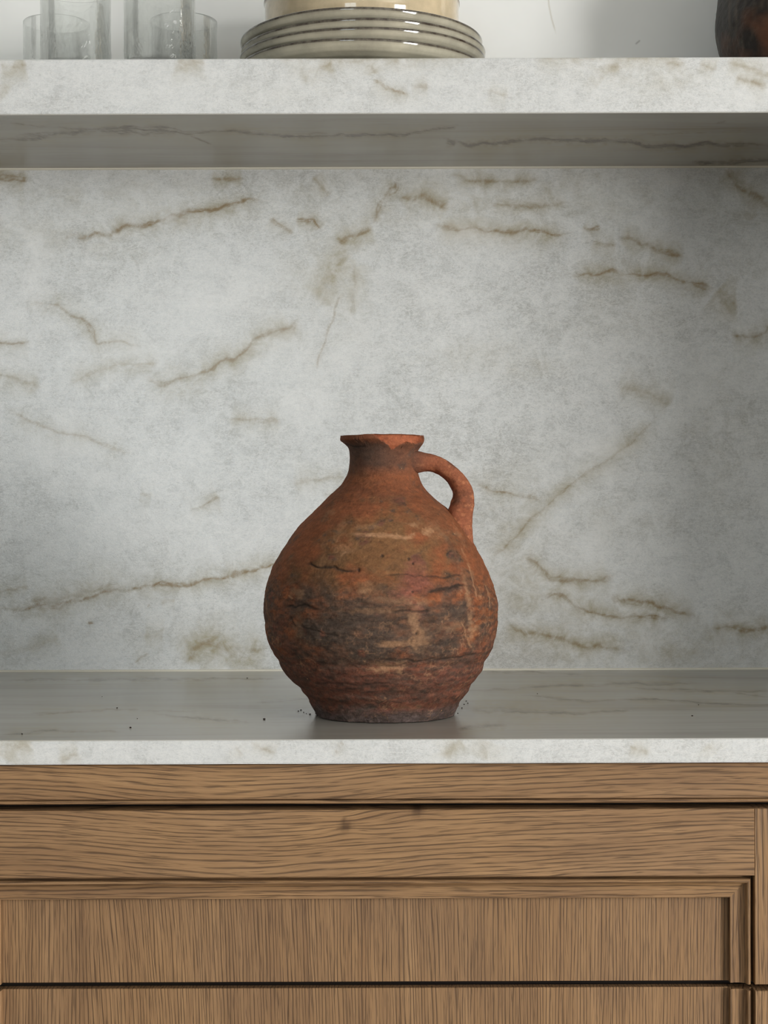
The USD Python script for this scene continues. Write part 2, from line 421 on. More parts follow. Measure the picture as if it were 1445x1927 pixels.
# back wall: painted plaster, with a fine grid above the shelf for a hairline crack
gx = np.unique(np.concatenate([[RX0, RX1], np.linspace(-0.56, 0.56, 60), np.linspace(0.18, 0.34, 260)]))
gz = np.unique(np.concatenate([[0.0, Z0 + 0.5], np.linspace(Z0 + 0.62, Z0 + 0.82, 220), [RH]]))
GX, GZ = np.meshgrid(gx, gz, indexing="ij")
v = np.stack([GX.ravel(), np.full(GX.size, 0.0), GZ.ravel()], 1)
q = grid_faces(len(gx), len(gz))
pw = np.stack([722.5 + v[:, 0] * F / CD, 963.5 - (v[:, 2] - Z0 - CZ) * F / CD], 1)
d, t = polyline_distance(pw, level([(1034, -20), (1036, 10), (1041, 35), (1049, 63)]))
crack = np.clip(1.2 - d / 1.9, 0, 1) * 0.42 * np.clip(np.minimum(t, 1 - t) * 6, 0.2, 1)
d2, _ = polyline_distance(pw, level([(1200, 82), (1206, 77)]))
spot = np.clip(1 - d2 / 2.6, 0, 1) * 0.5
back = box(RX0, RX1, 0.001, 0.1, 0, RH)
v2 = np.vstack([v, back.vertices])
f2 = np.vstack([tri(q), back.faces + len(v)])
w = obj("wall_back", (v2, f2), PLASTER, attrs={"mask": np.vstack([np.stack([crack, spot, 0 * crack], 1), np.zeros((8, 3))])})
tag(w, "white painted wall behind the shelf, with a hairline crack", kind="structure")
# unseen block added beyond the frame to shade the right of the backsplash
w = obj("shade_block", box(XW, XW + 0.35, -0.62, 0.0, 0.0, Z0 + SH_T), DIMMED_WALL); tag(w, "added unseen block that shades the right end of the backsplash", kind="structure")

# ------------------------------------------------------------------ quartzite: veins traced as lines on the slab
# each: points, half width in px, strength, halo strength
V = [
    ([(134, 449), (189, 443), (209, 444), (239, 425), (279, 420), (319, 409), (344, 402), (369, 395), (398, 397), (433, 389), (466, 375), (498, 378)], 3.4, 0.95, 0.5),
    ([(508, 409), (528, 422), (553, 441)], 2.2, 0.6, 0.3), ([(557, 414), (593, 415), (605, 432)], 2.4, 0.65, 0.3),
    ([(-20, 331), (30, 334), (55, 337)], 4.0, 0.6, 0.5), ([(398, 336), (461, 337)], 3.0, 0.4, 0.4), ([(593, 332), (610, 352), (623, 367)], 3.0, 0.35, 0.35),
    ([(752, 343), (735, 365), (720, 383), (710, 409), (705, 425)], 3.0, 0.75, 0.5), ([(705, 425), (682, 434), (657, 447), (635, 462)], 3.5, 0.6, 0.7),
    ([(668, 469), (650, 480), (632, 510), (618, 539), (593, 569)], 6.0, 0.15, 0.6), ([(670, 489), (668, 540), (665, 599)], 3.0, 0.2, 0.35),
    ([(643, 549), (623, 609), (603, 668), (593, 698)], 1.5, 0.45, 0.1),
    ([(50, 571), (104, 571), (129, 589), (154, 601), (174, 624), (184, 646), (224, 644), (271, 649)], 2.0, 0.5, 0.3),
    ([(-20, 643), (0, 644), (30, 647), (57, 643)], 2.4, 0.7, 0.3),
    ([(271, 713), (309, 723), (339, 717), (364, 708), (398, 696), (423, 673), (438, 679), (463, 658), (498, 631), (528, 621), (553, 619), (563, 594)], 3.0, 0.62, 0.5),
    ([(129, 723), (164, 703), (209, 688), (304, 683)], 2.0, 0.25, 0.35), ([(-10, 703), (45, 718), (75, 727)], 2.5, 0.3, 0.35),
    ([(15, 771), (66, 797), (108, 815), (146, 820), (186, 835), (217, 848), (243, 851)], 2.0, 0.5, 0.3),
    ([(430, 788), (470, 791), (533, 793)], 2.2, 0.4, 0.3),
    ([(-20, 1155), (26, 1145), (44, 1145), (75, 1139), (111, 1134), (146, 1130), (173, 1123), (195, 1110), (221, 1111), (266, 1108), (301, 1098), (354, 1100), (381, 1092), (425, 1085), (460, 1076), (507, 1066), (560, 1050)], 2.6, 0.85, 0.45),
    ([(44, 1139), (90, 1127), (140, 1120), (185, 1106), (215, 1104), (225, 1110)], 5.5, 0.5, 0.5), ([(60, 1144), (100, 1141), (150, 1129)], 5.0, 0.55, 0.4),
    ([(-10, 1125), (18, 1112), (57, 1108)], 2.0, 0.45, 0.35),
    ([(354, 964), (385, 948), (416, 936)], 2.0, 0.42, 0.25), ([(261, 930), (288, 936)], 2.0, 0.3, 0.2),
    ([(345, 1252), (367, 1218), (390, 1209), (425, 1223), (465, 1227), (505, 1216)], 5.0, 0.35, 0.75), ([(380, 1218), (430, 1232)], 14.0, 0.1, 0.5),
    ([(301, 1132), (330, 1128)], 2.5, 0.5, 0.2), ([(250, 1246), (279, 1228)], 1.6, 0.5, 0.2), ([(165, 1174), (174, 1172)], 1.6, 0.6, 0.1), ([(276, 1140), (281, 1138)], 2, 0.6, 0.1),
    ([(270, 1192), (310, 1192)], 5.0, 0.1, 0.35), ([(-10, 1232), (50, 1225), (120, 1195)], 3.0, 0.12, 0.3),
    ([(549, 904), (600, 902), (650, 898)], 3.0, 0.25, 0.3), ([(605, 935), (640, 920)], 2.0, 0.3, 0.2),
    ([(750, 380), (770, 370), (795, 365), (820, 378), (850, 388)], 5.0, 0.42, 0.5), ([(845, 327), (885, 337), (961, 345), (1021, 335)], 3.0, 0.4, 0.45),
    ([(920, 383), (991, 388), (1071, 378)], 3.0, 0.35, 0.4),
    ([(815, 425), (870, 431), (915, 433), (935, 431), (961, 438), (991, 434), (1041, 443), (1076, 438)], 2.6, 0.65, 0.5),
    ([(1096, 428), (1116, 433), (1131, 425)], 2.6, 0.65, 0.3), ([(1116, 455), (1136, 463), (1161, 463)], 2.6, 0.6, 0.4),
    ([(1166, 450), (1186, 450), (1216, 463), (1252, 473), (1292, 483)], 3.2, 0.5, 0.5),
    ([(1071, 516), (1121, 516), (1151, 508), (1176, 517), (1217, 517), (1252, 518), (1287, 531), (1322, 537), (1347, 546)], 2.5, 0.7, 0.55), ([(1347, 546), (1377, 571), (1390, 570)], 6.0, 0.2, 0.55),
    ([(1369, 316), (1378, 330), (1392, 348), (1422, 375), (1470, 400)], 3.4, 0.5, 0.55), ([(1418, 375), (1425, 410)], 7, 0.2, 0.4),
    ([(1377, 631), (1397, 634), (1422, 636), (1460, 610)], 2.6, 0.55, 0.35),
    ([(1161, 726), (1222, 741), (1268, 760)], 3.0, 0.15, 0.35),
    ([(1240, 788), (1184, 833), (1135, 871), (1087, 901), (1054, 926), (1022, 956), (998, 978), (961, 1023), (933, 1043), (921, 1067)], 1.7, 0.36, 0.45),
    ([(896, 915), (925, 924), (957, 928), (1022, 940)], 2.0, 0.5, 0.3), ([(985, 1047), (1010, 1067), (1034, 1088), (1062, 1092), (1095, 1094), (1139, 1092), (1160, 1082)], 3.0, 0.6, 0.55),
    ([(1018, 1128), (1038, 1118), (1058, 1120), (1074, 1136), (1103, 1148), (1143, 1158), (1204, 1160), (1265, 1165)], 2.7, 0.7, 0.55),
    ([(1143, 1122), (1204, 1136), (1265, 1146), (1313, 1160)], 3.2, 0.5, 0.5), ([(1333, 1179), (1378, 1179), (1419, 1187), (1460, 1176)], 3.2, 0.6, 0.6),
    ([(941, 1171), (969, 1185), (1022, 1193), (1062, 1205), (1095, 1217), (1135, 1217), (1168, 1221), (1184, 1231)], 3.4, 0.45, 0.65),
    ([(-190, 700), (-120, 660), (-60, 655), (-20, 643)], 2.6, 0.6, 0.4), ([(1460, 610), (1520, 560), (1600, 540)], 2.6, 0.6, 0.4),
]
WV = [
    [(154, 492), (249, 444), (339, 417)], [(438, 407), (450, 440)], [(1382, 335), (1397, 400), (1407, 445)], [(1287, 443), (1332, 465), (1372, 511), (1445, 568)],
    [(1402, 561), (1382, 611), (1367, 666)], [(1061, 506), (1121, 475)], [(1087, 920), (1143, 909), (1204, 895), (1300, 880)], [(1068, 855), (1120, 845), (1180, 840)],
    [(340, 430), (325, 500), (318, 560)], [(270, 420), (262, 520), (255, 650)], [(210, 500), (206, 600), (200, 800)], [(980, 1100), (985, 1080)], [(215, 1185), (170, 1225), (130, 1258)],
    [(1005, 650), (1040, 760)], [(950, 470), (957, 500)], [(640, 540), (618, 620)], [(520, 780), (500, 900), (490, 1010)],
]
CLOUDS = [(990, 1120, 70, 120, .35), (960, 940, 90, 60, .28), (1100, 1215, 220, 40, .35), (1180, 590, 120, 70, .12), (1360, 820, 90, 160, .12), (1160, 980, 120, 50, .14), (620, 520, 70, 120, .2), (330, 375, 420, 55, .22), (950, 365, 380, 60, .28), (100, 440, 160, 60, .18), (1130, 1200, 260, 45, .25), (880, 345, 150, 22, .35), (260, 350, 160, 20, .22), (1070, 1180, 120, 55, .30), (1310, 1225, 160, 55, .45), (640, 480, 40, 60, .25), (1030, 460, 30, 25, .3), (900, 670, 90, 30, .16), (1000, 690, 60, 22, .18),
          (230, 470, 90, 30, .15), (960, 1010, 40, 40, .3), (1400, 480, 60, 120, .12), (1000, 880, 70, 45, .16), (300, 1200, 120, 25, .12), (1100, 1160, 60, 40, .25)]


def vein_masks(P, veins, whites=(), clouds=(), seed=0, warp=3.2, pale=()):
    """P: points in picture pixels laid flat on the face. Returns ochre, olive, white masks."""
    q = np.concatenate([P, np.full((len(P), 1), seed * 7.3)], 1)
    wx = (fbm(q / [26, 26, 1], 4, seed) - 0.5) * 2 * warp * 1.7
    wy = (fbm(q / [22, 22, 1] + 31.7, 4, seed + 9) - 0.5) * 2 * warp * 1.7
    Q = P + np.stack([wx, wy], 1)
    fine = fbm(q / [7, 7, 1], 3, seed + 3)
    mid = fbm(q / [45, 30, 1], 4, seed + 5)
    r, g, b = np.zeros(len(P)), np.zeros(len(P)), np.zeros(len(P))
    for line, hw, s, halo in veins:
        L = level(line)
        lo, hi = L.min(0) - 70, L.max(0) + 70
        i = np.nonzero(((P > lo) & (P < hi)).all(1))[0]
        if not len(i):
            continue
        d, t = polyline_distance(Q[i], L)
        ends = np.clip(np.minimum(t, 1 - t) / 0.12, 0.12, 1)
        bead = np.clip(2.4 * mid[i] - 0.25, 0.3, 1.2)
        for k in range(3):
            qq = P[i] / [(34, 26, 44)[k], (28, 20, 30)[k]]
            o = np.stack([fbm(np.concatenate([qq + 11.3 * k, np.full((len(i), 1), seed + 3.1 * k)], 1), 4, seed + 20 + k), fbm(np.concatenate([qq - 7.9 * k, np.full((len(i), 1), seed + 5.7 * k)], 1), 4, seed + 30 + k)], 1) - 0.5
            dk, _ = polyline_distance(Q[i] + o * hw * 5.5, L)
            wk = hw * (0.95, 0.6, 0.45)[k] * (0.6 + 0.8 * fine[i])
            r[i] = np.maximum(r[i], (1.35, 1.1, 0.9)[k] * s * ends * np.exp(-(dk / wk) ** 2) * bead * np.clip(0.4 + 1.1 * fine[i], 0, 1.1))
        width = hw * (0.7 + 1.6 * mid[i])
        r[i] = np.maximum(r[i], 0.55 * s * ends * bead * np.exp(-(d / (width * 1.6)) ** 2) * np.clip(fine[i] * 2.4 - 0.55, 0, 1))
        side = 1.0
        g[i] = np.maximum(g[i], 1.1 * halo * ends * np.exp(-(d / (13 + 3 * hw)) ** 1.3) * np.clip(2.2 * mid[i] - 0.2, 0, 1) * np.clip(0.4 + fine[i] * 1.2, 0, 1))
    for x, y, rx, ry, s in clouds:
        c = level([(x, y)])[0]
        e = np.exp(-(((Q[:, 0] - c[0]) / rx) ** 2 + ((Q[:, 1] - c[1]) / ry) ** 2))
        g = np.maximum(g, s * e * np.clip(2.2 * mid - 0.4, 0, 1.2) * np.clip(0.2 + 1.5 * fine, 0, 1))
    for x, y, rx, ry, s in pale:
        c = level([(x, y)])[0]
        b = np.maximum(b, s * np.exp(-(((Q[:, 0] - c[0]) / rx) ** 2 + ((Q[:, 1] - c[1]) / ry) ** 2)) * np.clip(2.6 * mid - 0.6, 0, 1.3) * np.clip(0.3 + 1.4 * fine, 0, 1.2))
    for line in whites:
        d, t = polyline_distance(Q * 1.5 - P * 0.5, level(line))
        b = np.maximum(b, 0.38 * np.exp(-(d / 1.5) ** 2) * np.clip(np.minimum(t, 1 - t) * 6, 0.1, 1) * np.clip(mid * 2 - 0.3, 0, 1))
    return np.stack([np.clip(r, 0, 1), np.clip(g * 1.35, 0, 0.85), np.clip(b, 0, 1)], 1)


# backsplash
bs = thing("backsplash", "upright slab of pale grey quartzite with ochre veins behind the jug, between counter and shelf", "backsplash")
gx = np.unique(np.concatenate([[-XW, XW], np.linspace(-0.60, 0.60, 880)]))
gz = np.linspace(0.0, SH_B, 430)
GX, GZ = np.meshgrid(gx, gz, indexing="ij")
v = np.stack([GX.ravel(), np.full(GX.size, -0.020), GZ.ravel() + Z0], 1)
D_BS = CD - 0.020
pw = np.stack([722.5 + v[:, 0] * F / D_BS, 963.5 - (v[:, 2] - Z0 - CZ) * F / D_BS], 1)
PALE = [(1120, 845, 80, 16, .5), (1150, 890, 60, 25, .3), (1080, 1010, 70, 60, .35), (450, 560, 190, 60, .4), (150, 860, 130, 70, .4), (66, 500, 22, 90, .45), (800, 560, 70, 50, .25), (620, 640, 160, 40, .3), (300, 650, 150, 40, .3), (560, 760, 90, 60, .35), (870, 440, 60, 22, .35), (240, 1010, 160, 60, .25)]
mk = vein_masks(pw, V, WV, CLOUDS, 1, pale=PALE)
bk = box(-XW, XW, -0.0195, -0.0005, Z0, Z0 + SH_B)
obj("slab", (np.vstack([v, bk.vertices]), np.vstack([tri(grid_faces(len(gx), len(gz))), bk.faces + len(v)])), STONE, bs,
    attrs={"mask": np.vstack([mk, np.zeros((8, 3))]), "streak": np.zeros(len(v) + 8)})
for zz in (0.0, SH_B):
    s = -1 if zz else 1
    bead = sweep_x([(-0.020, zz), (-0.0222, zz), (-0.0216, zz + s * 0.0013), (-0.020, zz + s * 0.0022)], np.linspace(-XW, XW, 3))
    bead.apply_translation([0, 0, Z0])
    obj("sealant_bead", bead, SEALANT, bs)


def slab_profile(d, zb, zt, ch, ny, nz):
    """Slab against the backsplash face: (y, z) outline, finely sampled on the seen faces."""
    yb = -0.0199
    top = dense([(yb, zt), (-d + ch, zt)], (d - 0.02) / ny)
    front = dense([(-d, zt - ch), (-d, zb + ch)], (zt - zb) / nz)
    bot = dense([(-d + 0.35 * ch, zb), (yb, zb)], (d - 0.02) / ny)
    return np.vstack([top, front, bot])


def face_px(v):
    """Lays the faces of a slab out flat in millimetre-like units for the noise (x, distance along the outline)."""
    return v


# countertop
prof = slab_profile(CT_D, -CT_H, 0.0, 0.0012, 110, 9)
xs = np.unique(np.concatenate([[-XW, XW], np.linspace(-0.60, 0.60, 520)]))
ct = sweep_x(prof, xs)
v = np.array(ct.vertices)
dd = CD + v[:, 1]
P = np.stack([722.5 + v[:, 0] * F / dd, 963.5 - (v[:, 2] - CZ) * F / dd], 1)
is_top = (v[:, 2] > -0.0005)
is_front = ~is_top & (v[:, 1] < -CT_D + 0.0013)
TOPV = [([(0, 1279), (120, 1280), (280, 1277), (420, 1280)], 1.6, .35, .3), ([(290, 1345), (380, 1352), (470, 1360)], 1.6, .4, .3), ([(480, 1322), (560, 1315), (620, 1312)], 1.3, .35, .4), ([(370, 1277), (520, 1278)], 1.0, .45, .2),
        ([(930, 1337), (1010, 1340), (1080, 1342), (1140, 1338), (1200, 1335)], 1.6, .55, .4), ([(980, 1308), (1100, 1320), (1200, 1316), (1320, 1322), (1445, 1328)], 1.4, .5, .3), ([(900, 1300), (1050, 1290), (1180, 1287), (1320, 1285)], 1.8, .45, .4),
        ([(900, 1265), (1000, 1264), (1100, 1270)], 1.2, .3, .2), ([(860, 1372), (920, 1366), (955, 1366)], 3.0, .4, .4), ([(880, 1336), (960, 1332), (1030, 1340)], 4.0, .25, .5), ([(0, 1384), (100, 1375), (230, 1378)], 1.6, .3, .3), ([(50, 1345), (200, 1335), (380, 1340)], 1.4, .25, .3),
        ([(1180, 1295), (1300, 1298), (1445, 1302)], 1.2, .35, .3), ([(1280, 1302), (1360, 1300), (1445, 1312)], 1.2, .3, .3)]
FRV = [([(5, 1432), (20, 1410), (60, 1400)], 6, .15, .5), ([(110, 1432), (150, 1424)], 4, .3, .4), ([(440, 1405), (455, 1425)], 2, .45, .3), ([(470, 1400), (520, 1418)], 2, .4, .3), ([(640, 1395), (628, 1425)], 2, .35, .2), ([(870, 1392), (830, 1425)], 5, .2, .4),
       ([(915, 1392), (905, 1430)], 5, .3, .45), ([(1185, 1405), (1220, 1420)], 3, .35, .4), ([(840, 1410), (845, 1425)], 4, .2, .4), ([(1330, 1400), (1345, 1420)], 3, .2, .3)]
FRW = [[(40, 1395), (70, 1415), (100, 1433)], [(205, 1398), (225, 1412), (245, 1432)], [(330, 1395), (325, 1410)], [(625, 1390), (620, 1410), (632, 1400)], [(800, 1390), (806, 1410), (812, 1428)], [(888, 1392), (895, 1412), (908, 1426)], [(360, 1400), (362, 1428)]]
mk = np.zeros((len(v), 3))
i = np.nonzero(is_top & (np.abs(v[:, 0]) < 0.66))[0]
mk[i] = np.clip(vein_masks(P[i], TOPV, (), (), 4, 1.2) * [1.7, 1.4, 0], 0, 1)
i = np.nonzero(is_front & (np.abs(v[:, 0]) < 0.66))[0]
mk[i] = vein_masks(P[i], FRV, FRW, (), 6, 2.0) * [1, 1, 1.6]
mk[is_front, 2] = np.maximum(mk[is_front, 2], 0.14)  # front edge whitened: its stronger light is put into the colour
ct.apply_translation([0, 0, Z0])
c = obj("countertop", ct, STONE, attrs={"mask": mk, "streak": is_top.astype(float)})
tag(c, "long thin quartzite countertop with streaky grey top and brightened front edge, on the oak cabinet", "countertop")

# shelf
prof = slab_profile(SH_D, SH_B, SH_T, 0.0016, 60, 26)
sh = sweep_x(prof, xs)
v = np.array(sh.vertices)
dd = CD + v[:, 1]
P = np.stack([722.5 + v[:, 0] * F / dd, 963.5 - (v[:, 2] - CZ) * F / dd], 1)
is_bot = v[:, 2] < SH_B + 0.0005
is_front = (v[:, 1] < -SH_D + 0.0017) & ~is_bot
UV_ = [([(-40, 258), (10, 262), (35, 264), (70, 262), (110, 252), (160, 246), (240, 240), (300, 245), (350, 252), (420, 246), (480, 250), (560, 258), (620, 256), (700, 254), (760, 254), (800, 247), (862, 236)], 1.5, .9, .45),
       ([(20, 262), (60, 255), (110, 250), (200, 248), (340, 250)], 2.2, .5, .3), ([(120, 241), (180, 243), (250, 238), (320, 240), (345, 248), (400, 245)], 1.2, .6, .3), ([(360, 255), (400, 272)], 1.0, .6, .2), ([(570, 262), (590, 250), (620, 252)], 1.2, .5, .2), ([(800, 247), (862, 240)], 1.2, .6, .2),
       ([(842, 271), (850, 266), (880, 271), (950, 268), (980, 264), (1050, 263), (1130, 265), (1190, 266), (1230, 276), (1290, 275), (1330, 270), (1390, 272), (1470, 273)], 2.6, .85, .5), ([(842, 266), (860, 272)], 3.0, .7, .3),
       ([(1300, 307), (1360, 307), (1400, 302), (1470, 300)], 2.2, .75, .4), ([(1352, 232), (1367, 229)], 1.2, .6, .2), ([(20, 232), (80, 238), (140, 243)], 1.0, .4, .3), ([(1200, 255), (1300, 250), (1420, 247)], 1.0, .2, .3)]
SFV = [([(0, 126), (30, 126), (55, 122)], 3, .35, .5), ([(330, 118), (350, 124), (390, 116)], 5, .25, .4), ([(568, 155), (585, 135), (605, 128), (635, 120)], 4.5, .35, .55), ([(570, 125), (575, 150)], 3.5, .25, .4), ([(700, 118), (705, 140)], 3, .3, .4), ([(702, 150), (720, 160), (742, 172), (770, 176), (775, 172)], 1.7, .6, .3),
       ([(775, 160), (810, 162)], 3.5, .35, .3), ([(740, 112), (770, 122), (790, 115)], 3, .25, .35), ([(1117, 140), (1122, 128), (1150, 124), (1170, 126)], 3, .4, .45), ([(1117, 132), (1140, 148)], 3, .35, .4), ([(1255, 120), (1280, 122), (1290, 115)], 2.4, .35, .35), ([(1320, 118), (1350, 132)], 2, .4, .35),
       ([(1384, 145), (1405, 152), (1450, 164)], 2.6, .55, .45), ([(1370, 118), (1410, 128), (1460, 145)], 3, .3, .4), ([(920, 172), (960, 180)], 2, .25, .3), ([(0, 160), (20, 175)], 5, .1, .3), ([(520, 112), (700, 110), (900, 111)], 3, .25, .35), ([(1000, 110), (1300, 107)], 3, .2, .35)]
SFW = [[(100, 200), (120, 160), (150, 130)], [(290, 145), (310, 190)], [(520, 190), (560, 150)], [(830, 120), (832, 190)], [(1215, 180), (1225, 195)]]
mk = np.zeros((len(v), 3))
near = np.abs(v[:, 0]) < 0.66
i = np.nonzero(is_bot & near)[0]
mk[i] = np.clip(vein_masks(P[i], UV_, (), (), 11, 1.2) * [1.5, 1.2, 0], 0, 1)
i = np.nonzero(is_front & near)[0]
mk[i] = vein_masks(P[i], SFV, SFW, [(1250, 150, 120, 30, .18), (560, 170, 200, 25, .1)], 13, 2.5)
mk[is_front, 2] = np.maximum(mk[is_front, 2], 0.14)  # white laid over the shelf front for the light falling on it
sh.apply_translation([0, 0, Z0])
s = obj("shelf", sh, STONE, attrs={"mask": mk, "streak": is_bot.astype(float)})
tag(s, "thick quartzite wall shelf with brightened front and shaded streaky underside, holding glasses and plates", "shelf")

# ------------------------------------------------------------------ cabinet
YF = -0.610                                     # face plane
SC = F / (CD + YF)
rz = lambda row: CZ - (row - 963.5) / SC        # picture row on the face plane -> z above the counter
px = lambda col: (col - 722.5) / SC


def wood(name, mesh, parent, vertical=False, seed=0, attrs=None, smooth=False, knot=None):
    v = np.array(mesh.vertices)
    along, across = (v[:, 2], v[:, 0]) if vertical else (v[:, 0], v[:, 2])
    g = np.stack([along + seed * 3.17, across + seed * 1.31, v[:, 1] + seed * 0.7], 1)
    if attrs is not None:
        g = attrs(v, g)
    a = {"grain": g, "knot": np.zeros(len(v)) if knot is None else knot(v)}
    m = trimesh.Trimesh(v + [0, 0, Z0], mesh.faces, process=False)
    return obj(name, m, OAK, parent, attrs=a, smooth=smooth)


cab = thing("cabinet", "brown oak base cabinet with framed drawers under the quartzite countertop", "cabinet")
XL, XR = px(-4) - 0.020, px(1417.5)              # stile edges (inside)
ST = 0.062
ZB = -0.80
inside = join(box(-XW, XW, -0.582, -0.03, ZB, -CT_H - 0.0005), box(-XW, XW, -0.56, -0.03, -Z0 + 0.001, ZB))  # solid block; its dark colour stands in for the unlit inside
m = inside.copy(); m.apply_translation([0, 0, Z0])
obj("carcass_dark_fill", m, DARK, cab)


def wavy(v, g):
    """The bowed growth lines of the wide rails."""
    x, z = v[:, 0], v[:, 2]
    g = g.copy()
    g[:, 1] -= 0.0075 * np.sin(x * 9.0 - 0.47) + 0.0022 * np.sin(x * 21 + 1.0)
    g[:, 1] += 0.008 * (fbm(np.stack([x * 5, z * 12, 0 * x], 1), 3, 5) - 0.5)
    return g


KN = [(648, 1555, 0.0040), (783.5, 1526, 0.0042), (646, 1545, 0.0022)]


def knots(v, g):
    g = wavy(v, g)
    for a, b, r in KN:
        cx, cz = px(a), rz(b)
        dx, dz = (v[:, 0] - cx) / 0.022, (v[:, 2] - cz) / 0.009
        g[:, 1] += 0.0035 * np.sign(dz) * np.exp(-(dx ** 2 + dz ** 2)) * (1 - np.exp(-np.abs(dz) * 3))
    return g


def knot_dark(v):
    k = np.zeros(len(v))
    for a, b, r in KN:
        dx, dz = (v[:, 0] - px(a)) / (r * 1.2), (v[:, 2] - rz(b)) / r
        k = np.maximum(k, 0.85 * np.exp(-(dx ** 2 + dz ** 2) ** 1.2))
    return k


def board(x0, x1, y0, y1, z0, z1, step=0.0, bev=0.0005):
    """A board whose seen front (at y0) is a fine grid with bevelled edges."""
    nx = max(2, int((x1 - x0) / step)) if step else 2
    nz = max(2, int((z1 - z0) / step)) if step else 2
    gx, gz = np.linspace(x0 + bev, x1 - bev, nx), np.linspace(z0 + bev, z1 - bev, nz)
    GX, GZ = np.meshgrid(gx, gz, indexing="ij")
    v = np.stack([GX.ravel(), np.full(GX.size, y0), GZ.ravel()], 1)
    f = tri(grid_faces(nx, nz))
    ring = np.concatenate([np.arange(nx) * nz, (nx - 1) * nz + np.arange(1, nz), np.arange(nx - 2, -1, -1) * nz + nz - 1, np.arange(nz - 2, 0, -1)])
    r1 = v[ring].copy()
    cx, cz = (x0 + x1) / 2, (z0 + z1) / 2
    r1[:, 0] = np.where(r1[:, 0] <= x0 + bev + 1e-9, x0, np.where(r1[:, 0] >= x1 - bev - 1e-9, x1, r1[:, 0]))
    r1[:, 2] = np.where(r1[:, 2] <= z0 + bev + 1e-9, z0, np.where(r1[:, 2] >= z1 - bev - 1e-9, z1, r1[:, 2]))
    r1[:, 1] = y0 + bev
    r2 = r1.copy(); r2[:, 1] = y1
    n0 = len(v); k = len(ring)
    v = np.vstack([v, r1, r2, [[cx, y1, cz]]])
    j = np.arange(k); j2 = (j + 1) % k
    qa = np.stack([ring[j], n0 + j, n0 + j2, ring[j2]], 1)
    qb = np.stack([n0 + j, n0 + k + j, n0 + k + j2, n0 + j2], 1)
    cap = np.stack([np.full(k, n0 + 2 * k), n0 + k + j2, n0 + k + j], 1)
    m = trimesh.Trimesh(v, np.vstack([f, tri(qa), tri(qb), cap]), process=False)
    if m.volume < 0:
        m.invert()
    return m


# face frame: top rail with a bead along its lower edge, stiles outside the frame
z_t, z_g, z_b = -CT_H - 0.0016, rz(1503.5), rz(1513.5)
wood("top_rail", board(-XW, XW, YF, -0.585, z_g, z_t, 0.004), cab, seed=1, attrs=wavy)
th = np.linspace(-0.5 * np.pi, 0.5 * np.pi, 9)
rad = (z_g - 0.0009 - z_b) / 2
bead = [(YF + 0.0035 - 0.0030 * math.cos(a), z_b + rad + rad * math.sin(a)) for a in th]
bead = [(-0.586, z_b)] + bead + [(YF + 0.0045, z_g - 0.0009), (YF + 0.0045, z_g), (-0.586, z_g)]
wood("bead_moulding", sweep_x(bead, np.linspace(-XW, XW, 60)), cab, seed=2)
G = 0.0045
for a, b in ((-XW, XL - ST - G), (XR + ST + G, XW)):
    wood("stile", board(a, b, YF, -0.585, ZB, z_b, 0.02), cab, vertical=True, seed=3 + a)
wood("plinth", board(-XW, XW, -0.558, -0.54, -Z0, ZB - 0.001, 0.0), cab, seed=8)

# moulding profile: u = distance from the stile edge towards the panel, h = height against the face
MP = [(0.0004, -0.0110), (0.0028, -0.0095), (0.0030, -0.0030), (0.0034, -0.0013), (0.0042, -0.0004), (0.0052, -0.0004), (0.0061, -0.0012), (0.0066, -0.0026), (0.0068, -0.0040),
      (0.0078, -0.0050), (0.0096, -0.0060), (0.0118, -0.0066), (0.0145, -0.0067), (0.0168, -0.0066), (0.0170, -0.0060), (0.0192, -0.0060), (0.0196, -0.0064), (0.0197, -0.0130), (0.0197, -0.0215), (0.0004, -0.0215)]


def closed_sweep(rows):
    """Rows of the same closed outline joined into one solid with flat ends."""
    rows = np.asarray(rows)
    n, k = rows.shape[:2]
    i, j = np.arange(n - 1)[:, None], np.arange(k)[None]
    q = np.stack([i * k + j, i * k + (j + 1) % k, (i + 1) * k + (j + 1) % k, (i + 1) * k + j], -1).reshape(-1, 4)
    import manifold3d as m3
    poly = np.array(MP)
    if np.sum(poly[:, 0] * np.roll(poly[:, 1], -1) - poly[:, 1] * np.roll(poly[:, 0], -1)) < 0:
        cap = (k - 1) - np.array(m3.triangulate([poly[::-1]]))
    else:
        cap = np.array(m3.triangulate([poly]))
    m = trimesh.Trimesh(rows.reshape(-1, 3), np.vstack([tri(q), cap, cap[:, ::-1] + (n - 1) * k]), process=False)
    m.fix_normals()
    return m


def moulding_h(x0, x1, z, sgn=-1, n=40):
    """Along x under (sgn -1) or above (+1) a rail edge at z, mitred at both ends."""
    return closed_sweep([[((x0 + u) + (x1 - x0 - 2 * u) * t, YF - h, z + sgn * u) for u, h in MP] for t in np.linspace(0, 1, n)])


def moulding_v(x, sgn, z1, z0, mitre_top, mitre_bottom, n=30):
    return closed_sweep([[(x + sgn * u, YF - h, (z1 - (u if mitre_top else 0)) * (1 - t) + (z0 + (u if mitre_bottom else 0)) * t) for u, h in MP] for t in np.linspace(0, 1, n)])


def panel_grain(seed):
    def f(v, g):
        g = g.copy()
        x, z = v[:, 0], v[:, 2]
        lean = 0.30 * (noise(np.stack([x * 7.0 + 2.0, 0 * x + 3.5, 0 * x + 0.5], 1), 3) - 0.5)
        bow = (x + 0.215) / 0.045
        g[:, 1] *= 1.4
        g[:, 1] += lean * (z + 0.16) * 0.6 + 0.016 * np.exp(-bow ** 2) * np.sin((z + 0.1) * 9)
        return g
    return f


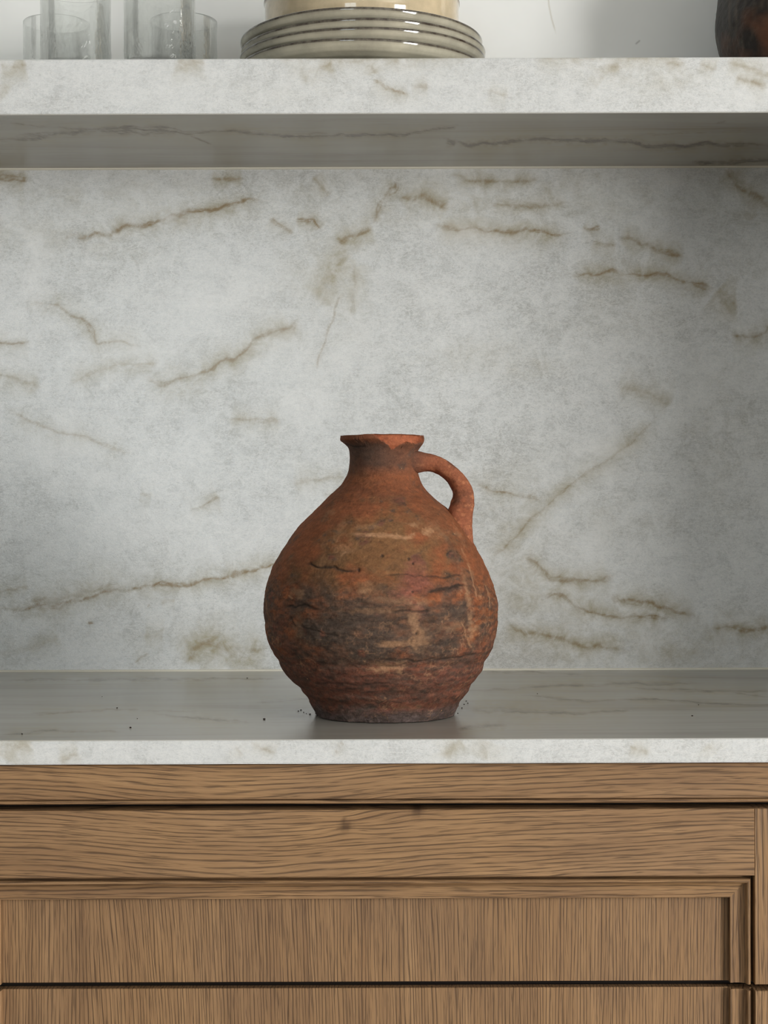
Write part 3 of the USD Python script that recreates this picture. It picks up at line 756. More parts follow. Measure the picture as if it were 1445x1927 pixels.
levels = [(rz(1524), rz(1855.3)), (rz(1867.3), -0.475), (-0.4804, ZB + 0.004)]
names = ["top drawer with a wide head rail over a moulded panel", "second drawer, its panel continuing the one above", "bottom drawer below the picture"]
z_rail = rz(1650.5)
for k, (zt, zb) in enumerate(levels):
    head, foot = k == 0, k == 2
    m = board(XL + 0.019, XR - 0.019, YF + 0.0125, -0.588, zb + (0.1 if foot else 0), z_rail - 0.019 if head else zt, 0.006, 0.0004)
    dr = wood("drawer", m, cab, vertical=True, seed=10, attrs=panel_grain(1))
    tag(dr, names[k])
    if head:
        wood("rail", board(XL, XR, YF, -0.588, z_rail, zt, 0.0035), dr, seed=14, attrs=knots, knot=knot_dark)
        wood("rail_moulding", moulding_h(XL, XR, z_rail), dr, seed=15, smooth=False)
    if foot:
        wood("rail", board(XL, XR, YF, -0.588, zb, zb + 0.10, 0.01), dr, seed=19, attrs=wavy)
        wood("rail_moulding", moulding_h(XL, XR, zb + 0.10, 1), dr, seed=15)
    for sgn, xe in ((1, XL), (-1, XR)):
        a, b = (xe - ST, xe - 0.0001) if sgn > 0 else (xe + 0.0001, xe + ST)
        wood("stile", board(a, b, YF, -0.588, zb, zt, 0.004), dr, vertical=True, seed=16 + sgn * 0.5 + k * 0.37)
        wood("stile_moulding", moulding_v(xe, sgn, z_rail if head else zt, zb + 0.10 if foot else zb, head, foot), dr, vertical=True, seed=17 + k * 0.3)

# ------------------------------------------------------------------ the jug
JX, JY = (719.5 - 722.5) * 1.549 / F, -0.451
JD = CD + JY
JS = F / JD
jug = thing("jug", "weathered terracotta jug with one loop handle and chipped rim, standing on the counter", "jug", (JX, JY, Z0))
L_ = [(641, 823), (640.5, 828), (646, 833), (652, 838), (656, 843), (658, 850), (658.5, 860), (658, 870), (656, 884), (654, 892), (643, 911.5), (622, 932), (598, 954.7), (573.8, 979), (553, 1003), (535.7, 1029), (518.4, 1057), (506.3, 1088), (499.4, 1115.6), (497, 1143), (497.7, 1174.5), (501, 1198.7), (513, 1223), (523.6, 1243.7), (539, 1266), (556.5, 1287), (570.3, 1302.5), (580.7, 1318), (591, 1337), (595, 1344)]
R_ = [(798, 824), (798.5, 829), (797, 834), (793, 840), (788, 847), (785, 855), (784, 870), (785, 882), (788, 894), (794, 911.5), (816, 935.7), (838, 954), (858, 975), (878, 1003), (893.5, 1030), (906, 1053), (919.8, 1081), (930, 1112), (935.4, 1143), (934.4, 1174.5), (926.8, 1209), (914.6, 1240), (899, 1271), (881.8, 1295.6), (868, 1316), (856, 1335), (851, 1344)]
rowz = lambda row: CZ - (row - 963.5) / JS
fl = PchipInterpolator([a[1] for a in L_], [a[0] for a in L_], extrapolate=True)
frr = PchipInterpolator([a[1] for a in R_], [a[0] for a in R_], extrapolate=True)


def prof_at(z):
    row = np.clip(963.5 - (z - CZ) * JS, 822.5, 1344.5)
    a, b = fl(row), frr(row)
    return (b - a) / 2 / JS, ((a + b) / 2 - 719.5) / JS


NP_, NZ_ = 720, 540
ztop = rowz(820.5)
zo = np.linspace(0.0, ztop, NZ_)
ro, co = prof_at(zo)
# outer wall, rim top, inner wall down to a floor
inner_z = np.concatenate([[ztop + 0.0002, ztop - 0.0008], np.linspace(ztop - 0.004, 0.02, 60), [0.012, 0.012]])
rr_, cc_ = prof_at(np.clip(inner_z, 0, ztop - 0.005))
inner_r = np.maximum(np.minimum(rr_, 0.2) - 0.008, 0.002)
inner_r[0] = ro[-1] - 0.0025; inner_r[1] = ro[-1] - 0.006; inner_r[-1] = 0.0005; inner_r[-2] *= 0.85
zz = np.concatenate([[0.0015, 0.0], zo[1:], inner_z])
rr = np.concatenate([[0.0005, ro[0] - 0.004], ro[1:], inner_r])
cc = np.concatenate([[co[0], co[0]], co[1:], cc_])
ph = np.linspace(0, 2 * np.pi, NP_, endpoint=False)          # 0 faces the camera, grows to the right
PH, ZZ = np.meshgrid(ph, zz, indexing="ij")
RR = np.broadcast_to(rr, PH.shape).copy()
CC = np.broadcast_to(cc, PH.shape)
outer = np.zeros(len(zz), bool); outer[2:1 + NZ_] = True
dirx, diry = np.sin(PH), -np.cos(PH)
PHs = (PH + np.pi) % (2 * np.pi) - np.pi                     # -pi .. pi


def on_jug(a, b):
    """Picture point -> (angle, height) on the jug's front."""
    y = -0.08
    for _ in range(8):
        d = JD + y
        x = (a - 719.5) * d / F
        z = CZ - (b - 963.5) * d / F
        r, c = prof_at(np.array([max(z, 0.0)]))
        s = np.clip((x - c[0]) / r[0], -0.985, 0.985)
        y = -r[0] * math.sqrt(1 - s * s)
    return math.asin(s), z


RM = 0.109
pts = np.stack([dirx * RR, diry * RR, ZZ], -1)
N1 = fbm(pts * 26, 4, 21) - 0.5
N2 = fbm(pts * 90, 4, 22) - 0.5
N3 = fbm(pts * 330, 3, 23) - 0.5
# strata: noise drawn out around the jug
NB = fbm(np.stack([dirx * 2.2, diry * 2.2, ZZ * 150], -1), 4, 24)
NC = fbm(np.stack([dirx * 9, diry * 9, ZZ * 210], -1), 4, 25)
disp = 0.0030 * N1 + 0.0016 * N2 + 0.00075 * N3 + 0.0014 * (NB - 0.5) * np.clip((0.20 - ZZ) / 0.06, 0.15, 1)
# throwing rings near the foot
for row, amp, sg in ((1240, 0.0022, 0.0032), (1287, 0.0026, 0.0034), (1316, 0.0020, 0.0032), (1262, -0.0016, 0.0040), (1302, -0.0014, 0.0032), (1215, -0.0010, 0.006), (1335, -0.0008, 0.004)):
    zc = rowz(row) + 0.0022 * np.sin(PH * 1 + row) + 0.0012 * np.sin(PH * 2 + row * 0.7)
    disp -= 0.5 * amp * np.exp(-((ZZ - zc) / sg) ** 2) * (0.55 + 0.9 * fbm(np.stack([dirx * 2, diry * 2, 0 * ZZ + row], -1), 2, 26))
# ragged foot
disp += 0.0016 * np.clip(1 - ZZ / 0.006, 0, 1) * (fbm(np.stack([dirx * 14, diry * 14, ZZ * 120], -1), 3, 27) - 0.35) * 2
upper = np.clip((ZZ - rowz(905)) / 0.012, 0, 1)
disp *= (1 - 0.72 * upper)
ARC = np.stack([PHs * RM, ZZ], -1)


def line_on(points, w):
    L = np.array([(a * RM, z) for a, z in (on_jug(*p) for p in points)])
    wob = np.stack([(NC - 0.5) * 0.004, N2 * 0.006], -1)
    d, t = polyline_distance((ARC + wob)[:, :].reshape(-1, 2), L)
    d = d.reshape(PH.shape); t = t.reshape(PH.shape)
    return np.exp(-(d / w) ** 2) * np.clip(np.minimum(t, 1 - t) * 8, 0.0, 1)


cracks = np.zeros_like(RR)
for line, w, s in (([(575, 1058), (605, 1068), (625, 1067), (645, 1075), (676, 1076)], 0.0011, 1), ([(800, 1082), (840, 1086), (873, 1083)], 0.0010, .8), ([(800, 1116), (835, 1111), (880, 1101)], 0.0012, 1), ([(536, 1140), (556, 1143), (570, 1139), (600, 1148)], 0.0012, 1),
                   ([(735, 1150), (770, 1151), (812, 1149)], 0.0011, .9), ([(700, 1239), (780, 1244), (850, 1240), (905, 1229)], 0.0013, .8), ([(590, 1284), (660, 1288), (740, 1286)], 0.0013, .7), ([(545, 1160), (556, 1185)], 0.0010, .7), ([(720, 1085), (790, 1082), (830, 1085)], 0.0008, .6),
                   ([(700, 1255), (770, 1250)], .0009, .5), ([(850, 1035), (838, 1042)], .0008, .8), ([(560, 1175), (600, 1190), (640, 1196)], .0009, .5), ([(868, 1190), (885, 1222)], .0009, .6), ([(640, 836), (690, 840)], .0010, .8)):
    cracks = np.maximum(cracks, s * line_on(line, w))
for a, b, r in ((719, 1046, .0016), (769, 1052, .0014), (777, 1061, .0011), (776, 1114, .0012), (859, 1039, .0010), (674, 1073, .0018), (803, 1150, .0016), (784, 1193, .0016), (900, 1057, .0008), (756, 842, .0010)):
    p0, z0_ = on_jug(a, b)
    cracks = np.maximum(cracks, np.exp(-((((PHs - p0) * RM) ** 2 + (ZZ - z0_) ** 2) / r ** 2) ** 1.5))
disp -= 0.0012 * cracks
outm = outer[None, :] * 1.0
RR += disp * outm
# chipped rim: the lip is broken off at the front right, and worn at the left
ck = [(700, 818), (709, 823), (716, 829), (727, 838), (736, 846), (742, 845), (751, 838), (768, 832), (784, 835), (797, 829), (799, 818)]
cp = np.array([math.asin(np.clip((a - 719.5) / 79.5, -0.97, 0.97)) for a, b in ck])
cz = np.array([rowz(b) for a, b in ck]) - 0.0015
low = np.interp(PHs, cp, cz, left=1.0, right=1.0) + 0.0022 * (fbm(np.stack([dirx * 22, diry * 22, ZZ * 60], -1), 3, 31) - 0.5)
low = np.where((PHs < cp[0]) | (PHs > cp[-1]), 1.0, low)
chip = np.clip((ZZ - low) / 0.0009, 0, 1)
neck_r = prof_at(np.full(1, rowz(850)))[0][0]
target = neck_r + 0.0022 + 0.0022 * (fbm(pts * 150, 4, 33) - 0.5)
inset = np.minimum(RR, np.maximum(target, RR - 0.0075))
RR = np.where(outer[None] & (ZZ > rowz(850)), RR + (inset - RR) * chip, RR)
p0, _ = on_jug(668, 826)
e = np.clip(1 - ((PHs - p0) / 0.42) ** 2, 0, 1)
c = np.exp(-((ZZ - rowz(832)) / 0.0035) ** 2) * e * np.clip(f_chip := fbm(np.stack([dirx * 30, diry * 30, ZZ * 200], -1), 3, 34) * 2 - 0.5, 0, 1)
RR -= 0.0008 * c * outm
chips = [c]
top_wave = (0.0012 * (fbm(np.stack([dirx * 3, diry * 3, 0 * ZZ], -1), 3, 32) - 0.5)) * np.clip((ZZ - rowz(850)) / 0.01, 0, 1)
X = dirx * RR + CC
Y = diry * RR
Z = ZZ + top_wave
Z[:, 1] += 0.0
verts = np.stack([X, Y, np.maximum(Z, 0.0)], -1).reshape(-1, 3)

# colour of the clay, by what fire and soil left on it
T = lin(138, 82, 52); OL = lin(124, 90, 58); DK = lin(78, 65, 56); RD = lin(108, 68, 55); GR = lin(94, 84, 81); PL = lin(172, 130, 96); OR = lin(148, 88, 58); PK = lin(142, 84, 70)


def blob(a, b, rx, ry, soft=1.0, k=0.9):
    """An uneven patch around a picture point; rx, ry in picture pixels."""
    p0, z0_ = on_jug(a, b)
    e = (np.sin(np.clip(PHs - p0, -1.57, 1.57)) * RM / (rx / JS)) ** 2 + ((ZZ - z0_) / (ry / JS)) ** 2
    w = np.exp(-e ** soft)
    return w * (np.abs(PHs - p0) < 1.57)


def std(n, k=0.22):
    return 0.5 + (n - n.mean()) / n.std() * k


f1 = fbm(pts * 60 + 5, 5, 41); f2 = fbm(pts * 200 + 9, 4, 42); f3 = fbm(np.stack([dirx * 12, diry * 12, ZZ * 330], -1), 5, 43)
f4 = fbm(pts * 22 + 2, 4, 44)
f1, f2, f3, f4 = std(f1), std(f2), std(f3), std(f4)
C = np.broadcast_to(T, PH.shape + (3,)).copy()


def lay(color, wgt):
    global C
    C = C + (np.asarray(color) - C) * np.clip(wgt, 0, 1)[..., None]


def rough(w, lo=0.35, hi=0.6, n=None):
    """A patch with a ragged edge."""
    n = f1 if n is None else n
    return np.clip((w + (n - 0.5) * 0.9 - lo) / (hi - lo), 0, 1)


lay(OR * 0.95, 0.35 * rough(f4, 0.40, 0.85))
lay(lin(112, 76, 52), 0.5 * rough(1 - f4, 0.40, 0.9))
lay(OL, 0.85 * rough(blob(725, 1045, 130, 75), 0.25, 0.75))
lay(OL * 0.9, 0.6 * rough(blob(620, 1085, 90, 35), 0.3, 0.7))
zlow = rowz(1205)
lay(RD, 0.85 * np.clip((rowz(1165) - ZZ) / 0.03 + (f1 - 0.5) * 1.2, 0, 1))
bands = np.exp(-((ZZ - rowz(1150)) / 0.030) ** 2)
lay(DK * 1.15, 0.6 * rough(bands * (0.55 + 0.7 * (f4 - 0.2)), 0.28, 0.75, f3) * (np.abs(PHs) > 1.1))
lay(lin(98, 76, 60), 0.75 * rough(blob(710, 1180, 210, 85), 0.15, 0.8))
for a, b, rx, ry, s in ((580, 1112, 55, 20, .8), (555, 1135, 40, 22, .7), (650, 1165, 95, 38, .9), (600, 1195, 60, 30, .85), (700, 1200, 110, 30, .8), (850, 1108, 55, 14, .85), (860, 1150, 70, 28, .85), (840, 1195, 60, 32, .8), (735, 1225, 120, 18, .7), (880, 1245, 50, 18, .6), (640, 1240, 100, 20, .5), (780, 1300, 110, 18, .35), (855, 1050, 18, 30, .5)):
    lay(DK, s * rough(blob(a, b, rx, ry), 0.20, 0.95, f1 * 0.6 + f3 * 0.2 + f2 * 0.2))
lay(PK, 0.7 * rough(blob(785, 1105, 42, 42), 0.35, 0.8))
lay(RD, 0.55 * rough(blob(640, 1280, 120, 22), 0.3, 0.8) + 0.5 * rough(blob(530, 1190, 30, 60), 0.3, 0.8))
lay(T, 0.75 * rough(blob(925, 1090, 55, 110), 0.35, 0.75))
lay(RD * 1.15, 0.7 * rough(blob(850, 1275, 60, 18), 0.3, 0.7))
# neck: darker, most of all on the left
nk = np.clip((ZZ - rowz(900)) / 0.012, 0, 1) * np.clip((rowz(828) - ZZ) / 0.006, 0, 1)
lay(lin(86, 65, 54), nk * (0.55 + 0.5 * np.exp(-((PHs + 0.6) / 0.9) ** 2)) * np.clip(0.45 + f4 * 0.9, 0, 1))
lay(lin(112, 70, 50), 0.5 * np.exp(-((ZZ - rowz(925)) / 0.012) ** 2) * np.clip(f3 * 1.6, 0, 1))
# foot: grey
lay(GR, np.clip((rowz(1312) - ZZ) / 0.010 + (f1 - 0.5) * 0.9, 0, 1) * 0.85)
lay(GR * 1.5, 0.6 * np.clip(1 - ZZ / 0.004, 0, 1) * np.clip(f2 * 1.5, 0, 1))
# soot grain all over, stronger below
lay(DK * 0.9, 0.42 * np.clip((f2 - 0.52) / 0.16, 0, 1) * np.clip((rowz(1040) - ZZ) / 0.05, 0.15, 1))
lay(DK * 0.9, 0.45 * np.clip((f3 - 0.55) / 0.12, 0, 1) * np.clip((rowz(1070) - ZZ) / 0.03, 0.08, 1))
# crazing and flaking of the lower wall
zone = np.clip((rowz(1060) - ZZ) / 0.02, 0.12, 1)
rid1 = np.exp(-((std(fbm(pts * [75, 75, 120] + 4, 3, 46)) - 0.5) / 0.022) ** 2) * np.clip(std(fbm(pts * 30, 3, 47)) * 2.4 - 0.7, 0, 1)
rid2 = np.exp(-((std(fbm(pts * [120, 120, 80] + 8, 3, 48)) - 0.5) / 0.026) ** 2) * np.clip(std(fbm(pts * 26 + 3, 3, 49)) * 2.4 - 0.8, 0, 1)
f5 = std(fbm(pts * [150, 150, 300], 4, 50))
lay(DK * 0.6, 0.6 * rid1 * zone)
lay(PL, 0.42 * rid2 * zone)
C *= 0.93 * (0.72 + 0.56 * f5)[..., None] ** (0.5 + 0.6 * zone[..., None])
# lime and scuffs
for a, b, rx, ry, s in ((700, 1006, 55, 4, .8), (745, 1011, 50, 4, .7), (805, 1001, 26, 7, .9), (780, 988, 16, 7, .7), (690, 990, 40, 6, .35), (650, 1030, 28, 12, .4), (640, 1000, 20, 20, .3), (690, 1108, 18, 14, .6), (780, 1165, 13, 32, .6), (790, 1205, 20, 22, .55), (740, 1212, 38, 6, .7), (730, 1256, 40, 11, .75), (700, 1262, 20, 8, .5),
                        (880, 1120, 10, 45, .5), (890, 1190, 18, 22, .6), (850, 1180, 40, 10, .3), (560, 1115, 20, 12, .45), (865, 1010, 14, 25, .35), (620, 965, 25, 8, .35), (760, 1130, 70, 8, .35), (700, 1150, 60, 6, .35), (880, 1060, 8, 30, .35), (770, 1330, 60, 8, .25), (560, 1180, 14, 30, .25), (820, 1000, 50, 20, .25)):
    lay(PL, s * 0.8 * rough(blob(a, b, rx * 1.15, ry * 1.3), 0.48, 0.95, f2 * 0.7 + f3 * 0.3))
for line in ([(640, 1047), (655, 1036)], [(500, 1120), (505, 1160)], [(868, 1168), (880, 1205), (888, 1222)], [(912, 1100), (922, 1150)], [(880, 1060), (890, 1100), (898, 1130)], [(655, 1002), (720, 1010), (780, 1010)], [(540, 1120), (550, 1128)]):
    lay(PL, 0.55 * line_on(line, 0.0009))
lay(DK * 0.45, 0.85 * cracks)
for c in chips:
    lay(DK * 0.6, 0.75 * c * outm)
lay(lin(106, 66, 48), 0.7 * np.clip((ZZ - rowz(833)) / 0.004, 0, 1) * outm * np.clip(0.3 + f4, 0, 1))
lay(lin(162, 94, 64), chip * outm)
lay(lin(120, 66, 46), 0.6 * chip * outm * np.clip(f2 * 2 - 0.9, 0, 1))
lay(lin(120, 74, 52), (1 - outm) * 0.7)
quads = grid_faces(NP_, len(zz), True)
body = trimesh.Trimesh(verts, tri(quads), process=False)
if body.volume < 0:
    body.invert()
obj("body", body, CLAY, jug, smooth=True, attrs={"tint": C.reshape(-1, 3)})

# handle: a strap from neck to shoulder
HC = [(768, 868), (788, 869), (806, 870), (826, 876), (846, 889), (862, 907), (871, 928), (870, 950), (866, 970), (865, 994), (866, 1018), (861, 1046)]
HW = [26, 22, 18, 16, 16, 17.5, 20, 23.5, 25, 25.5, 26.5, 30]
HD = [0.017, 0.0155, 0.0135, 0.0125, 0.0125, 0.0130, 0.0135, 0.0140, 0.0155, 0.018, 0.021, 0.020]
hp = np.array([((a - 719.5) / JS, CZ - (b - 963.5) / JS) for a, b in HC])
s_ = np.concatenate([[0], np.cumsum(np.linalg.norm(np.diff(hp, axis=0), axis=1))]); s_ /= s_[-1]
u = np.linspace(0, 1, 200)
from scipy.interpolate import CubicSpline
hx, hz = CubicSpline(s_, hp[:, 0])(u), CubicSpline(s_, hp[:, 1])(u)
hw, hd = PchipInterpolator(s_, np.array(HW) / JS)(u), PchipInterpolator(s_, HD)(u)
tx, tz = np.gradient(hx), np.gradient(hz)
ln = np.hypot(tx, tz); tx /= ln; tz /= ln
nx_, nz_ = -tz, tx                                            # outward of the arch
an = np.linspace(0, 2 * np.pi, 72, endpoint=False)
ca, sa = np.cos(an), np.sin(an)
sq = (np.abs(ca) ** 2.6 + np.abs(sa) ** 2.6) ** (-1 / 2.6)
groove = 1 - 0.16 * np.exp(-((an - np.pi / 2) / 0.45) ** 2)   # shallow furrow along the outside
hy0 = -0.010 * np.sin(np.pi * np.clip(u, 0, 1)) * 0.6
V3 = np.empty((200, 72, 3))
a_in = sa[None] * sq * groove * hw[:, None]
V3[..., 0] = hx[:, None] + nx_[:, None] * a_in
V3[..., 2] = hz[:, None] + nz_[:, None] * a_in
V3[..., 1] = hy0[:, None] + ca[None] * sq * hd[:, None]
hn = (fbm(V3 * 55, 4, 51) - 0.5) * 0.0028 + (fbm(V3 * 220, 3, 52) - 0.5) * 0.0009
cen = np.stack([hx, hy0, hz], 1)[:, None]
rad_ = V3 - cen
V3 = V3 + rad_ / np.linalg.norm(rad_, axis=-1, keepdims=True) * hn[..., None]
hf = tri(grid_faces(200, 72).reshape(-1, 4))
wrap = np.stack([np.arange(199) * 72 + 71, (np.arange(199) + 1) * 72 + 71, (np.arange(199) + 1) * 72, np.arange(199) * 72], 1)
caps = []
vh = V3.reshape(-1, 3)
vh = np.vstack([vh, cen[0], cen[-1]])
jj = np.arange(72)
caps = np.vstack([np.stack([np.full(72, 14400), (jj + 1) % 72, jj], 1), np.stack([np.full(72, 14401), 199 * 72 + jj, 199 * 72 + (jj + 1) % 72], 1)])
hm = trimesh.Trimesh(vh, np.vstack([hf, tri(wrap), caps]), process=False)
hm.fix_normals()
hc = np.broadcast_to(lin(146, 88, 62), vh.shape).copy()
g1 = std(fbm(vh * 60, 4, 53), 0.13)[:, None]; g2 = std(fbm(vh * 240, 4, 54), 0.13)[:, None]
hc = hc + (lin(86, 60, 48) - hc) * np.clip((g1 - 0.5) * 3.0, 0, 0.7)
hc = hc + (lin(184, 120, 84) - hc) * np.clip((g2 - 0.58) * 4, 0, 0.6)
tt = np.concatenate([np.repeat(u, 72), [0, 1]])[:, None]
hc = hc + (lin(92, 68, 56) - hc) * np.clip(1 - tt / 0.16, 0, 0.75)
obj("handle", hm, CLAY, jug, smooth=True, attrs={"tint": hc})

# crumbs of clay shed around the foot
rng = np.random.default_rng(7)
cr = []
spots = [(565, 1337), (570, 1341), (560, 1339), (496, 1355), (191, 1311), (219, 1333), (257, 1353), (244, 1370), (40, 1382), (876, 1320), (879, 1324), (872, 1326), (862, 1329), (1010, 1306), (1313, 1327), (1301, 1348), (464, 1277), (496, 1354), (575, 1343), (582, 1345), (860, 1343), (868, 1333)]
for a, b in level(spots):
    d = CZ * F / (b - 963.5)
    m = trimesh.creation.icosphere(1, 1.0)
    r = rng.uniform(0.0003, 0.0008)
    m.apply_scale([r * rng.uniform(1, 1.9), r * 1.2, r * 0.7])
    m.vertices += (rng.random(m.vertices.shape) - 0.5) * r * 0.5
    m.apply_transform(trimesh.transformations.rotation_matrix(rng.uniform(0, 6), [0, 0, 1]))
    m.apply_translation([(a - 722.5) * d / F, d - CD, Z0 - m.bounds[0][2]])
    cr.append(m)
c = obj("clay_crumbs", join(*cr), plain("crumb", lin(52, 42, 36), 0.9))
tag(c, "dark crumbs of clay scattered on the countertop around the jug", "crumbs", kind="stuff")

# ------------------------------------------------------------------ on the shelf
ZS = Z0 + SH_T


def place_px(col, d):
    return (col - 722.5) * d / F


def tumbler(label, col, d, r_bot, r_top, h, seed):
    k = 90
    zo = np.concatenate([[0.0, 0.0], np.linspace(0.0012, h - 0.0006, k), [h, h - 0.0004]])
    t = zo / h
    r = r_bot + (r_top - r_bot) * t
    r = r - 0.0016 * np.clip(1 - zo / 0.004, 0, 1)
    r[0] = 0.0002; r[1] = r_bot - 0.004
    wall = 0.0017
    r[-2] = r_top - 0.0006; r[-1] = r_top - wall
    zi = np.concatenate([np.linspace(h - 0.001, 0.013, 60), [0.0105, 0.0095, 0.0095]])
    ri = r_bot + (r_top - r_bot) * zi / h - wall
    ri[-3] -= 0.0035; ri[-2] -= 0.010; ri[-1] = 0.0002
    p = np.stack([np.concatenate([r, ri]), np.concatenate([zo, zi])], 1)
    n = 180
    m = lathe(p, n)
    v = np.array(m.vertices).reshape(n, len(p), 3)
    rad = np.hypot(v[..., 0], v[..., 1])[..., None]
    dv = v[..., :2] / np.maximum(rad, 1e-6)
    q = np.concatenate([dv, v[..., 2:]], -1)
    ham = (fbm(q * [5.5, 5.5, 15] + seed, 3, seed) - 0.5) * 0.0030 + (fbm(q * [11, 11, 190] + seed, 3, seed + 5) - 0.5) * 0.0019
    amp = np.clip((h * 0.80 - v[..., 2]) / (h * 0.35), 0.25, 1) * np.clip(v[..., 2] / 0.006, 0, 1) * (rad[..., 0] > r_bot * 0.6)
    amp[:, len(zo):] *= 0.35
    v[..., :2] += dv * (ham * amp)[..., None]
    m = trimesh.Trimesh(v.reshape(-1, 3), m.faces, process=False)
    x = place_px(col, d)
    t_ = obj("tumbler", m.apply_translation([x, d - CD, ZS]), GLASS, smooth=True)
    tag(t_, label, "glass", "clear glass tumblers on the shelf")


tumbler("clear rippled glass tumbler standing at the front, left of the other front tumbler", 145.5, 1.790, 0.0368, 0.0380, 0.0935, 1)
tumbler("clear rippled glass tumbler standing at the front, nearer the plates than the other front tumbler", 303.5, 1.785, 0.0374, 0.0388, 0.0985, 2)
tumbler("clear glass tumbler half hidden behind the leftmost front tumbler", 109.5, 1.905, 0.0375, 0.0380, 0.0935, 3)
tumbler("clear glass tumbler at the back, closest to the stacked plates", 348.5, 1.900, 0.0375, 0.0384, 0.0935, 4)

PD = 1.855


def plate(label, rim_z, r, dx, seed, rise=0.0225):
    """Coupe plate with a short upright rim; foot at rim_z - rise."""
    foot = r * 0.52
    out = [(0.0002, 0.003), (foot - 0.004, 0.003), (foot - 0.003, 0.0), (foot, 0.0), (foot + 0.002, 0.0035), (r * 0.72, 0.0058), (r * 0.88, 0.0085), (r * 0.955, 0.0115), (r * 0.985, 0.0150), (r * 0.998, 0.0190), (r, rise - 0.0012)]
    rim = [(r - 0.0004, rise - 0.0003), (r - 0.0016, rise), (r - 0.0029, rise - 0.0006), (r - 0.0036, rise - 0.0022)]
    inn = [(r * 0.955, rise - 0.007), (r * 0.90, rise - 0.0105), (r * 0.72, rise - 0.0135), (r * 0.5, rise - 0.015), (0.0002, rise - 0.0155)]
    p = dense(out + rim + inn, 0.0022)
    n = 200
    m = lathe(p, n)
    v = np.array(m.vertices)
    a = np.arctan2(v[:, 1], v[:, 0])
    rad = np.hypot(v[:, 0], v[:, 1])
    wob = 0.0006 * np.sin(a * 2 + seed) + 0.0004 * np.sin(3 * a + seed * 2)
    v[:, 2] += wob * np.clip(rad / r - 0.4, 0, 1) * 1.6
    v[:, 0] *= 1 + 0.004 * np.sin(seed); v[:, 1] *= 1 - 0.003 * np.sin(seed)
    edge = np.exp(-(np.maximum(rise - 0.0012 - v[:, 2] + wob, 0) / 0.0016) ** 2) * (rad > r * 0.965)
    drip = 0.6 * np.exp(-np.abs(v[:, 2] - rise) / 0.0045) * (rad > r * 0.9)
    mask = np.stack([np.clip(edge * 1.25 + drip * fbm(np.stack([np.cos(a) * 6, np.sin(a) * 6, v[:, 2] * 200], 1), 3, seed), 0, 1), 0 * a, 0 * a], 1)
    m = trimesh.Trimesh(v + [place_px(686 + dx, PD), PD - CD, ZS + rim_z - rise], m.faces, process=False)
    o = obj("plate", m, PLATE, smooth=True, attrs={"mask": mask})
    tag(o, label, "plate", "stacked stoneware plates on the shelf")


plate("glossy grey-beige stoneware plate, lowest of the stack on the shelf", 0.0227, 0.1375, -3, 1)
plate("glossy grey-beige stoneware plate with brown rim, second from the bottom of the stack", 0.0345, 0.1372, -1, 2)
plate("glossy grey-beige stoneware plate with dark rim, third from the bottom of the stack", 0.0430, 0.1370, 0.5, 3)
plate("glossy grey-beige stoneware plate with thin brown rim, topmost plate under the bowls", 0.0545, 0.1360, -3, 4)


def bowl(label, foot_z, r, h, dx, seed, waist=False):
    out = [(0.0002, 0.002), (r * 0.55, 0.002), (r * 0.56, 0.0), (r * 0.64, 0.0), (r * 0.80, 0.004), (r * 0.93, 0.010), (r * 0.985, 0.018), (r, 0.028), (r, h - 0.003), (r + 0.0012, h - 0.0016), (r + 0.0012, h - 0.0006), (r - 0.001, h)]
    inn = [(r - 0.004, h - 0.001), (r - 0.0045, 0.03), (r * 0.93, 0.02), (r * 0.8, 0.012), (r * 0.5, 0.008), (0.0002, 0.0075)]
    if waist:
        out = [(0.0002, 0.002), (r * 0.5, 0.002), (r * 0.52, 0.0), (r * 0.6, 0.0), (r * 0.80, 0.006), (r * 0.89, 0.014), (r * 0.915, 0.034), (r * 0.93, 0.0395), (r * 0.985, 0.0412), (r, 0.044), (r, h - 0.003), (r + 0.0012, h - 0.0016), (r + 0.0012, h - 0.0006), (r - 0.001, h)]
        inn = [(r - 0.004, h - 0.001), (r - 0.006, 0.05), (r * 0.86, 0.04), (r * 0.8, 0.016), (r * 0.5, 0.008), (0.0002, 0.0075)]
    p = dense(out + inn, 0.0025)
    m = lathe(p, 180)
    v = np.array(m.vertices)
    rad = np.hypot(v[:, 0], v[:, 1])
    edge = np.exp(-np.abs(v[:, 2] - (h - 0.001)) / 0.0014) * (rad > r * 0.9)
    m = trimesh.Trimesh(v + [place_px(684 + dx, PD), PD - CD, ZS + foot_z], m.faces, process=False)
    o = obj("bowl", m, BOWL, smooth=True, attrs={"mask": np.stack([np.clip(edge * 1.3, 0, 1), 0 * edge, 0 * edge], 1)})
    tag(o, label, "bowl", "stacked bowls on the plates")


bowl("glossy tan straight-sided bowl standing on the topmost plate", 0.0400, 0.1086, 0.0585, 0, 5)
bowl("tan bowl with dark lower edge, stacked inside the bowl on the plates", 0.0600, 0.1086, 0.0685, 1, 6, True)

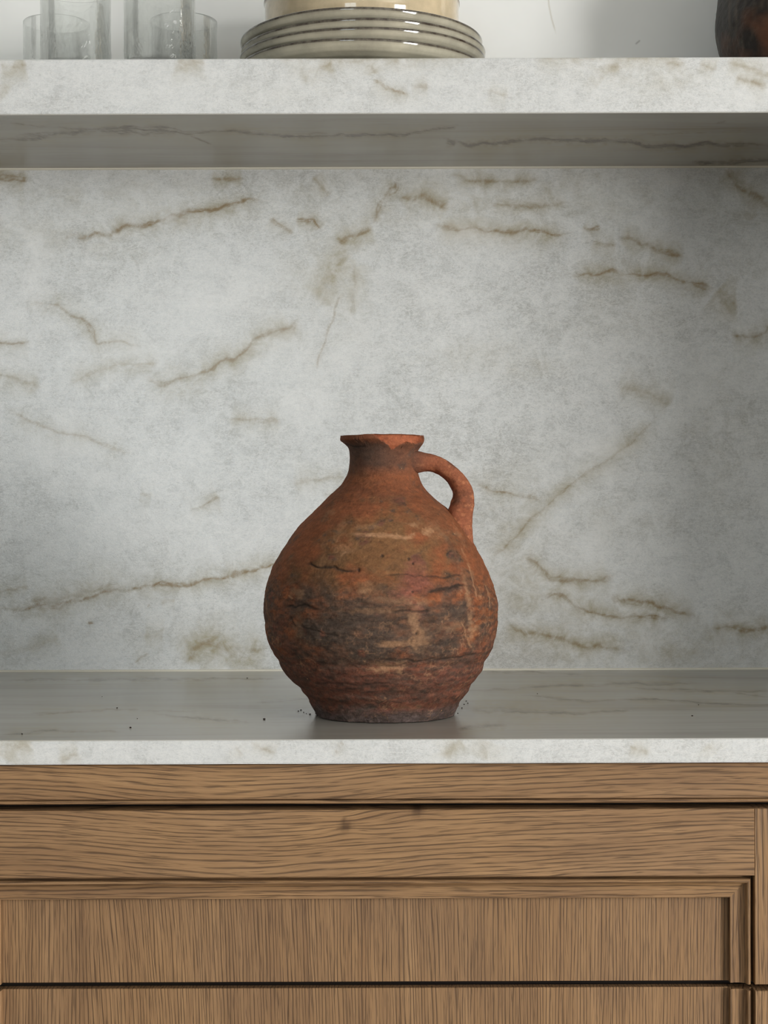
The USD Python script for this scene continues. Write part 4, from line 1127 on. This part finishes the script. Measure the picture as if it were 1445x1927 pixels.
# dark pot at the right end of the shelf
PR, PDD = 0.118, 1.862
PX = place_px(1353, PDD) + PR * 0.998
zp = np.linspace(0, 0.225, 260)
rp = PchipInterpolator([0, 0.004, 0.012, 0.03, 0.050, 0.078, 0.105, 0.135, 0.165, 0.185, 0.200, 0.212, 0.225], np.array([0.78, 0.80, 0.845, 0.915, 0.968, 1.0, 0.985, 0.92, 0.78, 0.62, 0.55, 0.56, 0.62]) * PR)(zp)
p = np.vstack([[[0.0002, 0.0]], np.stack([rp, zp], 1), [[rp[-1] - 0.006, 0.2255]], np.stack([np.maximum(rp[::-4] - 0.008, 0.01), np.maximum(zp[::-4], 0.01)], 1), [[0.0002, 0.012]]])
n = 300
pm = lathe(p, n)
v = np.array(pm.vertices)
a3 = fbm(v * 30, 4, 61) - 0.5
rad = np.hypot(v[:, 0], v[:, 1])[:, None]
dv = v[:, :2] / np.maximum(rad, 1e-6)
v[:, :2] += dv * (a3 * 0.0035 + (fbm(v * 160, 3, 62) - 0.5) * 0.0010)[:, None] * (rad > 0.03)
c1, c2, c3 = fbm(v * 24, 4, 63), fbm(v * 120, 4, 64), fbm(np.stack([v[:, 0] * 160, v[:, 1] * 160, v[:, 2] * 40], 1), 4, 65)
pc = np.broadcast_to(lin(34, 29, 26), v.shape).copy()
pc = pc + (lin(78, 68, 58) - pc) * np.clip((c3 - 0.5) * 3.0, 0, 0.7)[:, None]
spot = np.exp(-(((v[:, 0] + 0.076) / 0.034) ** 2 + ((v[:, 2] - 0.050) / 0.042) ** 2)) * (v[:, 1] < 0)
pc = pc + (lin(98, 62, 42) - pc) * np.clip(spot * 1.4 * (0.3 + c1) + (c1 - 0.62) * 3, 0, 0.9)[:, None]
pc = pc * (0.75 + 0.5 * c2[:, None])
pot = obj("pot", trimesh.Trimesh(v + [PX, PDD - CD, ZS], pm.faces, process=False), M("smoked_clay", {
    "c": ("attribute", {"attribute": "tint"}), "geo": ("geometry", {}),
    "n": ("noise_texture", {"scale": 260.0, "detail": 5.0, "roughness": 0.7}),
    "b": ("bump", {"strength": 0.4, "distance": 0.0012}),
    "p": ("principled_bsdf", {"roughness": 0.5, "specular_ior_level": 0.35})},
    [("c.color", "p.base_color"), ("geo.position", "n.vector"), ("n.fac", "b.height"), ("b.normal", "p.normal")]), smooth=True, attrs={"tint": pc})
tag(pot, "dark brown-black rounded clay pot with a rusty patch at the right end of the shelf", "pot")
